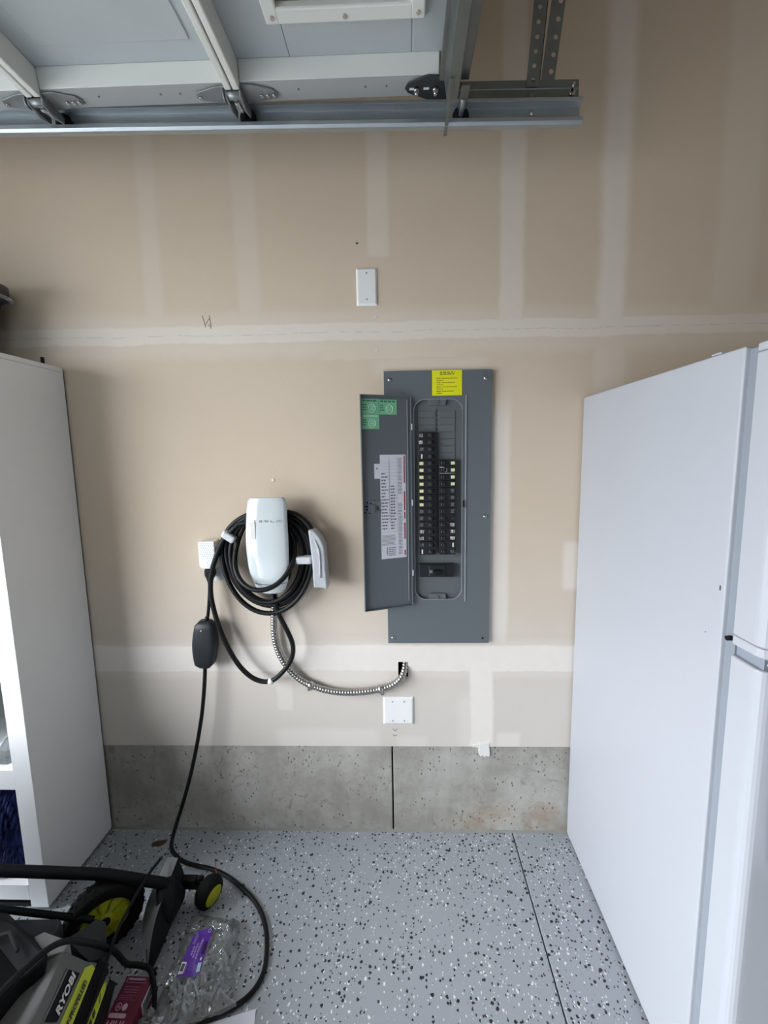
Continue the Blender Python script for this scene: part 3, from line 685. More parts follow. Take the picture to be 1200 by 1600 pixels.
    for k, (u0, u1, za, zb2) in enumerate(((.122,.1815,1.671,1.7215),(.057,.1205,1.670,1.7205),(.121,.181,1.620,1.670))):
        g = MB().box((u0,.0002,za), (u1,.0006,zb2), L).build('green_sticker', M_green, D)
        o3 = h0+N*.0006
        mb = MB(); print_lines(mb, o3, Um, T, N, -u1+.004, -u0-.004, zb2-.010, zb2-.002, 1, .6, .1, .25, .0003, .05); mb.build('sticker_heading', M_greend if k < 2 else M_greenl, g)
        mb = MB(); print_lines(mb, o3, Um, T, N, -u1+.003, -u1+.020, za+.010, zb2-.016, 3, .5, .2, .4, .0003, .3); mb.build('sticker_print', M_greend, g)
        cu, cz2 = (u0+u1)/2-.006, za+.019
        ring = [L(cu+.0125*math.cos(t*PI/8), .0008, cz2+.0145*math.sin(t*PI/8)) for t in range(17)]
        MB().tube(ring, .0017, 5).build('sticker_seal', M_greenl, g)
        mb = MB(); print_lines(mb, o3, Um, T, N, -cu-.008, -cu+.008, cz2-.008, cz2+.008, 3, .5, .15, .3, .0003, .2); mb.build('seal_print', M_greenl, g)
build_panel()

# ================================================================== car charger with coiled cable
def build_charger():
    C = empty('ev_wall_charger', (-.482,0,1.05), 'white wall-mounted car charger with a coiled black cable', 'car charger')
    def hw(s):    # half width, s = 0 at the top
        K = [(0,.058),(.03,.067),(.12,.0705),(.45,.0755),(.75,.0715),(.88,.062),(.96,.050),(1,.036)]
        for (a, p), (b, q) in zip(K, K[1:]):
            if s <= b: return p+(q-p)*(s-a)/(b-a)
        return K[-1][1]
    def cxz(s): return -.480-.004*math.sin(PI*s), 1.389-.343*s
    S = [0,.012,.03,.06,.12,.2,.3,.4,.5,.6,.7,.78,.84,.88,.92,.96,.985,1]
    def frontY(s): return -.098-.012*math.sin(PI*min(1, s*.9+.05))
    rings = []
    for s in S:
        cx, z = cxz(s); w = hw(s); r = []
        for k in range(13):
            t = -1+k/6; y = frontY(s)+.010*abs(t)**3
            r.append((cx+w*t, y, z))
        for k in range(13):
            t = 1-k/6; r.append((cx+w*t*.97, frontY(s)+.022, z))
        rings.append(r)
    fp = MB().loft(rings).build('faceplate', M_glassface, C, 0)
    mb = MB(); rings = []
    for s in (.16,.2,.28,.5,.75,.88,.95):
        cx, z = cxz(s); w = hw(s)*.86; rings.append([(cx-w,frontY(s)+.020,z),(cx+w,frontY(s)+.020,z),(cx+w*.9,0,z),(cx-w*.9,0,z)])
    mb.loft(rings).build('housing', M_black, C, .004)
    # dividing groove of the lower chin
    g = []
    cx, z = cxz(.885)
    for k in range(9):
        t = -1+k/4; g.append((cx+hw(.885)*t*.99, frontY(.885)+.010*abs(t)**3-.0006, z-.006*(1-t*t)))
    MB().tube(g, .0011, 5).build('chin_seam', M_ink, fp)
    # lettering across the upper face, widely spaced strokes
    y = frontY(.245)-.0012; zc = 1.389-.343*.245; h = .0058; col = simple('grey_lettering', (150,156,158), .4)
    def bar(mb, xa, za, xb, zb, t=.0009):
        a, b = V(xa,y,za), V(xb,y,zb); d = (b-a).normalized(); n = V(-d.z,0,d.x)*t
        mb.prism([a-n,b-n,b+n,a+n], (0,.0012,0))
    x0 = -.527; st = .0208
    def letter(k, strokes):
        mb = MB()
        for (a, b, c, d) in strokes: bar(mb, x0+k*st+a*.0098, zc+b*h, x0+k*st+c*.0098, zc+d*h)
        mb.build('letter_'+'tesla'[k], col, fp)
    letter(0, [(0,1,1,1),(.5,1,.5,0)]); letter(1, [(0,1,1,1),(0,.5,1,.5),(0,0,1,0)])
    letter(2, [(0,1,1,1),(0,1,0,.5),(0,.5,1,.5),(1,.5,1,0),(0,0,1,0)]); letter(3, [(0,1,0,0),(0,0,1,0)]); letter(4, [(0,1,1,1),(0,.55,0,0),(1,.55,1,0),(0,.55,1,.55)])
    # tab of protective film on the face, its glare painted in matte white
    MB().box((-.5365,frontY(.33)-.0012,1.247), (-.520,frontY(.3)+.0008,1.306)).build('film_glare_tab', M_mud, fp, .0004)
    # ---- cable: hanging loop, then coils round the housing
    P = [(-.487,-.055,1.075),(-.486,-.058,1.02),(-.470,-.060,.955),(-.440,-.058,.885),(-.424,-.055,.83),(-.432,-.052,.775),(-.468,-.05,.722),(-.517,-.05,.684),(-.575,-.05,.692),
         (-.628,-.05,.74),(-.672,-.05,.82),(-.705,-.05,.92),(-.721,-.052,1.02),(-.712,-.058,1.10),(-.690,-.062,1.165),(-.655,-.064,1.235),(-.60,-.062,1.29),(-.54,-.055,1.325)]
    loops = [(-.336,1.19,.957,.062,-.672),(-.352,1.185,.982,.046,-.656),(-.374,1.18,1.002,.070,-.636),(-.366,1.20,.990,.036,-.646),(-.398,1.185,1.072,.136,-.612),(-.345,1.2,.972,.03,-.66)]
    Lp = []
    for k, (xr, cz, zb, yb, xl) in enumerate(loops):
        nxt = loops[(k+1) % len(loops)]
        top = 1.333-.006*(k % 3)
        cx = (xr+xl)/2
        # clockwise seen from the room: top -> right -> bottom -> left -> top
        for ang in range(60, -300, -24):
            t = math.radians(ang); c, s = math.cos(t), math.sin(t)
            x = cx+(xr-cx)*c if c > 0 else cx+(cx-xl)*c
            z = cz+(top-cz)*s if s > 0 else cz+(cz-zb)*s
            f = max(0, -s*.75+.25) if s < .3 else 0
            yy = -(.045+.004*(k % 3))*(1-f)-yb*f
            Lp.append((x, yy, z))
    path = catmull(P[:-1], 6)[:-3] + catmull([P[-2]]+Lp[:-6], 4)
    MB().tube(path, .0088, 10).build('cable', M_blackcable, C)
    # connector in its frosted shipping sleeve on the right
    MB().tube(catmull([(-.44,-.05,1.335),(-.39,-.056,1.322),(-.348,-.06,1.288),(-.325,-.06,1.24)], 5), .0095, 10).build('connector_lead', M_blackcable, C)
    sl = [(-.342,1.272),(-.322,1.272),(-.300,1.245),(-.286,1.212),(-.284,1.14),(-.280,1.065),(-.283,1.052),(-.292,1.060),(-.330,1.062),(-.332,1.16)]
    MB().prism([(x,-.088,z) for x, z in sl], (0,.05,0)).build('connector_sleeve', M_sleeve, C, .008, 3)
    MB().tube(catmull([(-.318,-.088,1.235),(-.304,-.0895,1.19),(-.303,-.0895,1.10)], 4), .0035, 6).build('sleeve_fold', M_sleeve, C)
    # packing tape round the coil
    d, n = V(-.030,0,-.044).normalized(), V(.044,0,-.030).normalized()
    c0 = V(-.634,-.078,1.246); P4 = [c0+d*a+n*b for a, b in ((-.014,-.026),(.014,-.026),(.014,.026),(-.014,.026))]
    MB().prism(P4, (0,.05,0)).build('tape_band', M_tape, C, .008, 3)
    MB().box((-.392,-.086,1.146), (-.334,-.022,1.174)).build('tape_band', M_tape, C, .008, 3)
    MB().tube([(-.524,-.0505,.684),(-.506,-.0505,.6835)], .0105, 10).build('tape_tag', M_plastic, C)
build_charger()

def build_conduit():
    C = empty('flexible_conduit', (-.3,0,.62), 'silver corrugated metal conduit from the charger into a hole in the drywall', 'conduit')
    P = catmull([(-.491,-.034,1.07),(-.493,-.030,1.0),(-.5,-.024,.93),(-.503,-.022,.86),(-.492,-.02,.79),(-.462,-.02,.728),(-.415,-.02,.675),(-.361,-.02,.645),(-.30,-.02,.626),(-.238,-.02,.619),(-.168,-.02,.622),(-.101,-.02,.633),(-.055,-.021,.650),(-.024,-.020,.675),(-.010,-.008,.700),(-.006,.012,.722),(-.005,.03,.75)], 60)
    # resample evenly, then pinch the radius to make the interlocked rings
    out = [P[0]]; acc = 0; step = .00185
    for a, b in zip(P, P[1:]):
        d = (b-a).length; acc += d
        if acc >= step: out.append(b); acc -= step
    R = [.0128 if (i % 6) in (1,2,3) else (.0122 if (i % 6) in (0,4) else .0098) for i in range(len(out))]
    MB().tube(out, R, 12).build('corrugated_tube', M_conduit, C)
    for (x, z, ang, ex, ez) in ((-.498,.945,0,.03,0), (-.372,.650,-25,-.012,-.028), (-.101,.634,8,.004,-.03)):
        t = math.radians(ang) if ang else PI/2
        ax = V(math.cos(t),0,math.sin(t)); n = V(-ax.z,0,ax.x); ring = []
        for e in (-.009, .009):
            ring.append([V(x,-.021,z)+ax*e+n*math.cos(k*PI/8)*.0155+V(0,-1,0)*math.sin(k*PI/8)*.0155 for k in range(16)])
        s = MB().loft(ring).build('conduit_strap', M_steel, C)
        c = V(x+ex,-.003,z+ez)
        d = (c-V(x,-.003,z)); p = V(-d.z,0,d.x).normalized()*.008
        MB().prism([V(x,-.004,z)-p, c-p, c+d.normalized()*.009-p*.5, c+d.normalized()*.009+p*.5, c+p, V(x,-.004,z)+p], (0,.004,0)).build('strap_ear', M_steel, s, .001)
        MB().lathe(c+V(0,-.001,0), (0,-1,0), [(0,.006),(.003,.005),(.004,.001)], 10).build('strap_screw', M_galvd, s)
build_conduit()

# ================================================================== plates and outlet
def wall_plate(name, x0, x1, z0, z1, screws, label):
    b = .006; rings = [[(x0,0,z0),(x1,0,z0),(x1,0,z1),(x0,0,z1)], [(x0,-.003,z0),(x1,-.003,z0),(x1,-.003,z1),(x0,-.003,z1)], [(x0+b,-.0075,z0+b),(x1-b,-.0075,z0+b),(x1-b,-.0075,z1-b),(x0+b,-.0075,z1-b)]]
    p = empty(name, ((x0+x1)/2,0,z0), label, 'wall plate')
    MB().loft(rings, smooth=False).build('plate', M_plastic, p, .0015)
    for x, z in screws:
        s = MB().lathe((x,-.0072,z), (0,-1,0), [(0,.0036),(.0012,.0032),(.0016,.0005)], 10).build('plate_screw', simple('ivory_screw', (190,190,186), .4), p)
        box('screw_slot', (x-.0028,-.0092,z-.0005), (x+.0028,-.0086,z+.0005), M_ink, s)
    return p
wall_plate('blank_wall_plate', -.160,-.087, 2.049,2.173, ((-.1235,2.069),(-.1235,2.155)), 'narrow white blank plate high on the drywall above the breaker panel')
wall_plate('blank_wall_plate', -.094,.025, .475,.590, ((-.057,.492),(-.012,.492),(-.057,.572),(-.012,.572)), 'square white double blank plate below the breaker panel')

def build_outlet():
    o = empty('wall_outlet', (-.71,0,1.06), 'white wall outlet behind the black plug', 'outlet')
    x0, x1, z0, z1, b = -.752,-.676,1.062,1.184,.005
    MB().loft([[(x0,0,z0),(x1,0,z0),(x1,0,z1),(x0,0,z1)], [(x0,-.004,z0),(x1,-.004,z0),(x1,-.004,z1),(x0,-.004,z1)], [(x0+b,-.008,z0+b),(x1-b,-.008,z0+b),(x1-b,-.008,z1-b),(x0+b,-.008,z1-b)]], smooth=False).build('plate', M_plastic, o, .001)
    for zc in (1.098, 1.148): MB().box((-.731,-.0105,zc-.017), (-.697,-.008,zc+.017)).build('socket', M_plastic, o, .003)
    MB().cyl((-.733,-.0085,1.072), (0,1,0), .003, .002, 8).build('plate_screw', M_ink, o)
    # plug-in device with a quilted face
    d = empty('plug_in_adapter', (-.735,-.01,1.12), 'white quilted plug-in adapter in the top socket of the outlet', 'adapter')
    x0, x1, z0, z1 = -.757,-.697,1.124,1.226; yb, yf = -.0106,-.052
    poly = [(x0+.004,z0+.004),(x0+.010,z0),(x1-.002,z0),(x1,z0+.004),(x1,z1-.003),(x1-.003,z1),(x0+.003,z1),(x0,z1-.003),(x0,z0+.012)]
    MB().prism([(x,yf,z) for x, z in poly], (0,yb-yf,0)).build('adapter_body', M_plastic, d, .004)
    mb = MB()
    for i in range(7):
        for j in range(12):
            x = x0+.007+i*.0078+(j % 2)*.0039; z = z0+.008+j*.0078
            if x > x1-.004 or z > z1-.006 or (i < 3 and j < 5): continue
            a = .0036; c = V(x,yf-.0018,z); q = [V(x-a,yf,z),V(x,yf,z-a),V(x+a,yf,z),V(x,yf,z+a)]
            for k in range(4): mb.face([q[k], q[(k+1) % 4], c])
    mb.build('quilted_face', M_plastic, d)
    MB().cyl((-.705,yf-.001,1.137), (0,1,0), .0014, .002, 8).build('indicator', M_inkd, d)
build_outlet()

def build_cord():
    c = empty('power_cord', (-.75,-.04,.9), 'thin black power cord with inline box, plugged into the outlet and trailing over the floor', 'power cord')
    mb = MB()
    rings = []
    for z, hx, hy, y in ((1.132,.006,.008,-.030),(1.127,.016,.013,-.032),(1.112,.0205,.017,-.034),(1.096,.020,.016,-.035),(1.082,.013,.012,-.036),(1.066,.0085,.009,-.037),(1.03,.0068,.007,-.04)):
        cx = -.727+(1.132-z)*-.02
        rings.append([(cx+hx*math.cos(2*PI*k/14), y+hy*math.sin(2*PI*k/14), z) for k in range(14)])
    mb.loft(rings).build('plug', M_black, c)
    MB().tube(catmull([(-.730,-.040,1.05),(-.735,-.042,1.0),(-.741,-.044,.95),(-.746,-.045,.925)], 6), .0058, 10).build('upper_cord', M_cord, c)
    ib = MB(); rings = []
    for s in range(13):
        t = s/12; z = .925-.187*t; cx = -.752-.014*t
        w = .028+.016*math.sin(PI*min(1, max(0, .08+.84*t)))-(.012 if s in (0,12) else 0)
        dd = .016+.010*math.sin(PI*min(1,max(0,.1+.8*t)))-(.008 if s in (0,12) else 0)
        ring = []
        for k in range(20):
            a = 2*PI*k/20; ca, sa = math.cos(a), math.sin(a)
            ring.append((cx+w*math.copysign(abs(ca)**.45, ca), -.045+dd*math.copysign(abs(sa)**.45, sa), z))
        rings.append(ring)
    ib.loft(rings).build('inline_box', simple('inline_box_plastic', (36,39,42), .42, var=.1, **{'Specular IOR Level': 0.35}), c)
    MB().cyl((-.757,-.0725,.895), (0,1,0), .0022, .002, 8).build('status_light', M_brw, c)
    MB().cyl((-.746,-.045,.93), (0,0,1), .0085, .016, 10, .007).build('strain_relief', M_cord, c)
    P = [(-.767,-.045,.742),(-.770,-.046,.70),(-.780,-.047,.62),(-.792,-.05,.54),(-.815,-.054,.43),(-.844,-.062,.31),(-.875,-.075,.20),(-.895,-.105,.12),(-.894,-.138,.075),(-.866,-.152,.05),(-.831,-.156,.03),(-.79,-.152,.012),(-.737,-.158,.0075),(-.676,-.178,.0075),(-.62,-.205,.0075),(-.57,-.234,.0075),(-.528,-.264,.0075),(-.49,-.302,.0075),(-.462,-.345,.0075),(-.443,-.395,.0075),(-.436,-.44,.0075),(-.447,-.476,.0075),(-.476,-.505,.0075),(-.528,-.530,.0078),(-.60,-.555,.0075)]
    MB().tube(catmull(P, 6), .0070, 10).build('lower_cord', M_cord, c)
build_cord()

# ================================================================== refrigerator
def build_fridge():
    F = empty('refrigerator', (1.0,-.33,0), 'tall white top-freezer refrigerator beside the breaker panel', 'refrigerator')
    x0, x1, yb, yf, zt = .6357, 1.385, -.008, -.654, 1.722
    MB().box((x0,yf,.012), (x1,yb,zt)).build('cabinet', M_white, F, .004, 3)
    MB().box((x0+.02,yf+.02,0), (x1-.02,yb-.05,.014)).build('plinth', M_black, F)
    gk = MB().box((x0+.010,yf-.022,.03), (x1-.010,yf,zt-.006)).build('door_gasket', M_gask, F)
    def door(name, z0, z1, chin):
        n = 14; out = []
        yd, yD = yf-.020, yf-.088
        # plan outline: flat back, rounded sides, gently bowed front
        pts = [(x0+.004, yd)]
        r = .022
        for k in range(7):
            a = math.radians(180+90*k/6); pts.append((x0+.004+r+r*math.cos(a), yD+r+r*math.sin(a)))
        for k in range(1, n):
            t = k/n; x = x0+.004+r+(x1-x0-.008-2*r)*t; pts.append((x, yD-.018*math.sin(PI*t)))
        for k in range(7):
            a = math.radians(270+90*k/6); pts.append((x1-.004-r+r*math.cos(a), yD+r+r*math.sin(a)))
        pts.append((x1-.004, yd))
        return MB().loft([[(x,y,z0) for x, y in pts], [(x,y,z1) for x, y in pts]], smooth=False).build(name, M_white, F, .004, 3)
    fd = door('freezer_door', 1.172, 1.706, 0)
    rd = door('fridge_door', .055, 1.130, 0)
    cap = door('freezer_trim', 1.152, 1.1715, 0)
    cap.parent = fd
    cp = door('top_trim', 1.7065, 1.722, 0); cp.parent = fd
    MB().box((x0+.014,yf-.080,1.1305), (x1-.02,yf-.01,1.1515)).build('hinge_bar', simple('grey_hinge_bar', (140,146,156), .45), F)
    MB().cyl((x0+.006,yf-.0135,1.160), (1,0,0), .0048, .013, 14).build('hinge_cap', M_black, F)
    MB().tube(catmull([(x0+.02,yf-.074,1.141),(x0+.05,yf-.090,1.141),(x0+.085,yf-.094,1.141)], 4), .006, 8).build('hinge_pin_cover', M_white, F)
    # fridge door handle: long moulded grip ending in a point
    rings = []
    for z, w, d in ((1.10,.018,.03),(1.0,.016,.04),(.88,.014,.04),(.80,.012,.032),(.75,.008,.018),(.722,.002,.004)):
        cx = x0+.052; y = yf-.094; rings.append([(cx-w,y,z),(cx-w*.6,y-d,z),(cx+w*.6,y-d,z),(cx+w,y,z)])
    MB().loft(rings, smooth=False).build('door_handle', M_white, rd, .003)
    MB().box((x0+.024,yf-.0915,1.090), (x0+.05,yf-.087,1.118)).build('green_sticker', M_green2, rd)
    MB().box((x0-.0006,-.644,1.249), (x0+.0006,-.641,1.259)).build('paint_chip', M_inkd, F)
    MB().box((x0-.0006,-.615,1.146), (x0+.0006,-.613,1.149)).build('paint_chip', M_ink, F)
    o = MB().box((x0-.0008,-.60,1.7222), (x0+.02,-.575,1.726)); o.build('top_hinge_cover', M_white, F, .001)
build_fridge()

# ================================================================== shelf unit
def build_shelf():
    S = empty('shelf_unit', (-1.6,-.15,0), 'tall white open cube shelf beside the charger wall', 'shelf unit')
    x1, x0, yb, yf, zt, th = -1.2296, -1.99, -.006, -.290, 1.8585, .062
    MB().box((x1-th,yf,.012), (x1,yb,zt)).build('side_panel', M_whitelam, S, .0015)
    MB().box((x0,yf,.012), (x0+th,yb,zt)).build('side_panel', M_whitelam, S, .0015)
    MB().box((x0+th,yf,zt-.05), (x1-th,yb,zt-.0005)).build('top_panel', M_whitelam, S, .0015)
    MB().box((x0+th,yf,.040), (x1-th,yb,.098)).build('bottom_panel', M_whitelam, S, .0015)
    box('foot_strip', (x0+.01,yf+.012,0), (x1-.01,yb-.01,.014), M_black, S)
    for z in (.452, .865, 1.28): MB().box((x0+th,yf+.001,z), (x1-th,yb,z+.070)).build('shelf_board', M_whitelam, S, .0015)
    MB().box((-1.64,yf+.002,.098), (-1.61,yb,zt-.05)).build('divider', M_whitelam, S, .001)
    box('back_panel', (x0+.01,yb,.05), (x1-.002,yb+.004,zt-.01), simple('shelf_back_hardboard', (70,70,70), .8), S)
    box('edge_seam', (x1-.0004,yf+.002,zt-.017), (x1+.0004,yb-.012,zt-.0162), M_ink, S)
    MB().cyl((-1.236,-.075,zt+.010), (0,0,1), .0055, .022, 10).build('wall_anchor', M_black, S)
    # grey tote on top, only the rim corner reaches into view
    t = empty('storage_tote', (-1.55,-.16,zt), 'dark grey tote with a pale rolled rim on top of the white shelf', 'tote')
    def rr(cx, cy, hx, hy, r, z, n=5):
        o = []
        for sx, sy, a0 in ((1,1,0),(-1,1,90),(-1,-1,180),(1,-1,270)):
            for k in range(n+1):
                a = math.radians(a0+90*k/n); o.append((cx+sx*(hx-r)+r*math.cos(a), cy+sy*(hy-r)+r*math.sin(a), z))
        return o
    cx, cy = -1.665, -.158
    MB().loft([rr(cx,cy,.24,.10,.04,zt), rr(cx,cy,.295,.128,.05,zt+.215)]).build('tote_body', M_tote, t)
    MB().loft([rr(cx,cy,.300,.130,.05,zt+.212), rr(cx,cy,.312,.142,.05,zt+.220), rr(cx,cy,.312,.142,.05,zt+.262), rr(cx,cy,.300,.132,.05,zt+.270)]).build('tote_lid', M_tote, t)
    ring = rr(cx,cy,.314,.144,.05,zt+.222); MB().tube(ring+[ring[0]], .007, 8).build('tote_rim', M_totelid, t)
    # blue shaggy mop head folded on the bottom shelf
    b = empty('blue_mop_head', (-1.42,-.15,.098), 'dark blue shaggy mop head stuffed in the bottom cube of the white shelf', 'mop head')
    rng = random.Random(5); mb = MB(); cs = []
    MB().lathe((-1.43,-.145,.098), (0,0,1), [(0,.09),(.02,.12),(.12,.125),(.25,.11),(.32,.06),(.335,.01)], 20).build('mop_core', M_blue, b)
    for k in range(900):
        a = rng.uniform(-PI, PI); h = rng.uniform(.01,.32)
        r0 = .12 if h < .25 else .12-(h-.25)*.8
        p = V(-1.43+r0*math.cos(a), -.145+r0*.95*math.sin(a), .105+h)
        d = V(math.cos(a),math.sin(a),rng.uniform(-.7,.2)).normalized(); l = rng.uniform(.012,.030)
        q = p+d*l; q.x = min(q.x,-1.2985); q.y = min(max(q.y,-.283),-.012); q.z = max(q.z-.012,.104)
        m = (p+q)/2+V(0,0,.006)
        mb.tube([p,m,q], [.0042,.004,.002], 5)
    o = mb.build('mop_strands', M_blue, b); o['kind'] = 'stuff'
    # packets on the shelf above
    g = empty('green_packet', (-1.36,-.17,.522), 'green foil packet in the second cube of the white shelf', 'packet')
    rings = []
    for z, w, d in ((.5225,.045,.020),(.55,.050,.035),(.62,.052,.040),(.70,.05,.03),(.735,.048,.004)):
        rings.append([(-1.352+w*math.cos(2*PI*k/12)*(1+.1*math.sin(3*k)), -.12+d*math.sin(2*PI*k/12), z) for k in range(12)])
    MB().loft(rings).build('packet_body', M_leaf, g)
    mb = MB(); mb.prism([(-1.395,-.163,.59),(-1.31,-.163,.61),(-1.32,-.163,.68),(-1.385,-.163,.67)], (0,.006,0)); mb.build('packet_print', M_greenl, g)
    w = empty('clear_clamshell', (-1.35,-.23,.522), 'crumpled clear plastic wrap at the front of the second cube of the white shelf', 'packaging')
    rng = random.Random(11); rings = []
    for z, w_, d in ((.5225,.046,.045),(.545,.05,.05),(.57,.042,.042),(.592,.02,.02),(.598,.004,.004)):
        rings.append([(-1.355+w_*(1+.16*rng.uniform(-1,1))*math.cos(2*PI*k/11), -.225+d*(1+.2*rng.uniform(-1,1))*math.sin(2*PI*k/11), z+rng.uniform(-.004,.006)*(z > .53)) for k in range(11)])
    MB().loft(rings, smooth=False).build('plastic_wrap', M_film, w)
build_shelf()

# ================================================================== mower, edger and floor clutter
def build_mower():
    M = empty('lawn_mower', (-1.0,-.7,0), 'grey and black battery lawn mower with lime stripes beside the white shelf', 'lawn mower')
    far = [(-.870,-.626,.34),(-.838,-.625,.35),(-.823,-.586,.26),(-.814,-.568,.23),(-.810,-.560,.20),(-.810,-.551,.17),(-.809,-.545,.14),(-.840,-.496,.05)]
    near = [(-.853,-.741,.34),(-.798,-.746,.35),(-.796,-.695,.26),(-.784,-.678,.23),(-.783,-.660,.20),(-.789,-.643,.17),(-.786,-.626,.14),(-.810,-.570,.05)]
    F = [Vector(p) for p in far]; Nn = [Vector(p) for p in near]
    def along(i, k): return F[i]+(Nn[i]-F[i])*k
    K = 3.6
    A = [along(i, 0) for i in range(8)]; B = [along(i, K) for i in range(8)]
    # body shell, closed on the hidden left side
    Lf = [V(-1.20,-.60,.05), V(-1.20,-.66,.30), V(-1.02,-.65,.335)]; Ln = [V(-1.20,-1.05,.05), V(-1.20,-1.06,.30), V(-1.02,-1.05,.335)]
    ra = [A[7],A[6],A[5],A[4],A[3],A[2],A[1],A[0],Lf[2],Lf[1],Lf[0]]; rb = [B[7],B[6],B[5],B[4],B[3],B[2],B[1],B[0],Ln[2],Ln[1],Ln[0]]
    body = MB().loft([ra, rb], smooth=False).build('motor_housing', M_grey, M, .004)
    nrm = lambda i, j: ((B[i]-A[i]).cross(A[j]-A[i])).normalized()
    def strip(name, i, k0, k1, mat, pad=.0, h=.002, tip=0, par=body):
        # a raised band on the facet between profile points i and i+1
        def pt(i, k): return along(i, k)
        n = nrm(i, i+1)
        if n.x < 0: n = -n
        a0, a1, b0, b1 = pt(i,k0), pt(i,k1), pt(i+1,k0), pt(i+1,k1)
        poly = [a0.lerp(b0,pad)+(a1-a0)*0, a1.lerp(b1,pad), a1.lerp(b1,1-pad), a0.lerp(b0,1-pad)]
        if tip: poly = [a0.lerp(b0,pad)+(a1-a0)*tip, a1.lerp(b1,pad), a1.lerp(b1,1-pad), a0.lerp(b0,1-pad)+(a1-a0)*tip*.9, a0.lerp(b0,.55)]
        return MB().prism([p+n*.0003 for p in poly], n*h).build(name, mat, par), n
    s1, n1 = strip('lime_band', 2, .06, K, M_lime, .02, .0015, .02)
    strip('charcoal_band', 3, -.05, K, M_black, 0, .004); strip('charcoal_band', 4, -.05, K, M_black, 0, .004)
    s2, n2 = strip('lime_band', 5, .12, K, M_lime, .05, .0015, .05)
    strip('deck_skirt', 6, 0, K, M_black, 0, .002)
    # lettering along the bands
    d = (Nn[2]-F[2]).normalized()
    o = along(2,1.20).lerp(along(3,1.20),.70)+n1*.002
    text_mesh('lettering', 'SELF-PROPELLED', M_inkd, o+n1*.0006, -d, n1, .0142, s1, bold=.0005, sx=.90, extrude=.0002)
    mb = MB(); d5 = (F[5]-Nn[5]).normalized(); t5 = n2.cross(d5)
    for k, (a, w2, sl) in enumerate(((.55,.004,.010),(.78,.003,0),(.86,.006,.002),(.97,.006,-.002),(1.08,.006,.003),(1.20,.006,0))):
        p = along(5,a).lerp(along(6,a),.5)+n2*.0017
        mb.prism([p-d5*w2/2-t5*.007, p+d5*w2/2-t5*.007, p+d5*(w2/2+sl)+t5*.007, p+d5*(-w2/2+sl)+t5*.007], n2*.0005)
    mb.build('slashed_print', M_inkd, s2)
    # logo plate on the sloping facet between the ridge and the lime band
    n = nrm(1, 2); n = n if n.x > 0 else -n
    def fp(k, t): return along(1,k).lerp(along(2,k),t)
    c0, c1 = .28, .98
    pl = MB().prism([fp(c0-.05,.34)+n*.0005, fp(c1+.05,.28)+n*.0005, fp(c1+.08,.6)+n*.0005, fp(c1+.05,.86)+n*.0005, fp(c0-.05,.92)+n*.0005, fp(c0-.08,.6)+n*.0005], n*.004).build('logo_plate', M_grey, body, .002)
    q = MB().prism([fp(c0-.02,.40)+n*.0050, fp(c1+.02,.34)+n*.0050, fp(c1+.02,.80)+n*.0050, fp(c0-.02,.86)+n*.0050], n*.0008).build('logo_ground', M_black, pl)
    d2 = (fp(c0,.6)-fp(c1,.6)).normalized()
    text_mesh('lettering', 'RYOBI', M_brw, fp(c1-.05,.72)+n*.0088, d2, n, .0235, q, bold=.0008, sx=1.05, extrude=.0003)
    # light top facet and the charcoal shoulders
    MB().prism([(-.938,-.599,.347),(-.922,-.588,.347),(-.846,-.600,.338),(-.836,-.628,.352),(-.868,-.640,.352)], (0,0,-.05)).build('top_facet', simple('mower_light_grey_plastic', (140,142,142), .6, var=.05, bump=.25, bscale=900), M, .002)
    MB().loft([[(-.900,-.560,.285),(-.872,-.492,.255),(-.857,-.484,.235),(-.812,-.540,.205),(-.822,-.585,.262)], [(-.93,-.56,.05),(-.90,-.49,.05),(-.87,-.484,.05),(-.84,-.52,.05),(-.85,-.56,.05)]], smooth=False).build('rear_shoulder', M_dgrey, M, .004)
    MB().loft([[(-1.17,-.47,.19),(-1.155,-.455,.20),(-1.02,-.452,.20),(-1.006,-.462,.19),(-1.0,-.50,.19),(-1.17,-.50,.19)], [(-1.17,-.47,.06),(-1.155,-.46,.06),(-1.02,-.46,.06),(-1.006,-.47,.06),(-1.0,-.56,.06),(-1.17,-.56,.06)]], smooth=False).build('rear_deck', M_dgrey, M, .008)
    # dark battery cover in front
    MB().loft([[(-1.12,-.575,.41),(-1.00,-.592,.41),(-.965,-.606,.405),(-.838,-.655,.385),(-.872,-.69,.38),(-.885,-.78,.40),(-.90,-1.02,.40),(-1.16,-1.02,.41)], [(-1.15,-.60,.28),(-1.0,-.61,.28),(-.95,-.625,.28),(-.848,-.672,.30),(-.874,-.70,.28),(-.885,-.80,.28),(-.90,-1.03,.28),(-1.18,-1.03,.28)]], smooth=False).build('battery_cover', M_black, M, .01, 3)
    MB().tube([(-1.03,-.66,.413),(-.955,-.635,.412),(-.905,-.665,.405)], .004, 6).build('cover_ridge', M_dgrey, M)
    MB().tube([(-1.03,-.82,.412),(-.975,-.70,.412)], .006, 6).build('cover_ridge', M_guard, M)
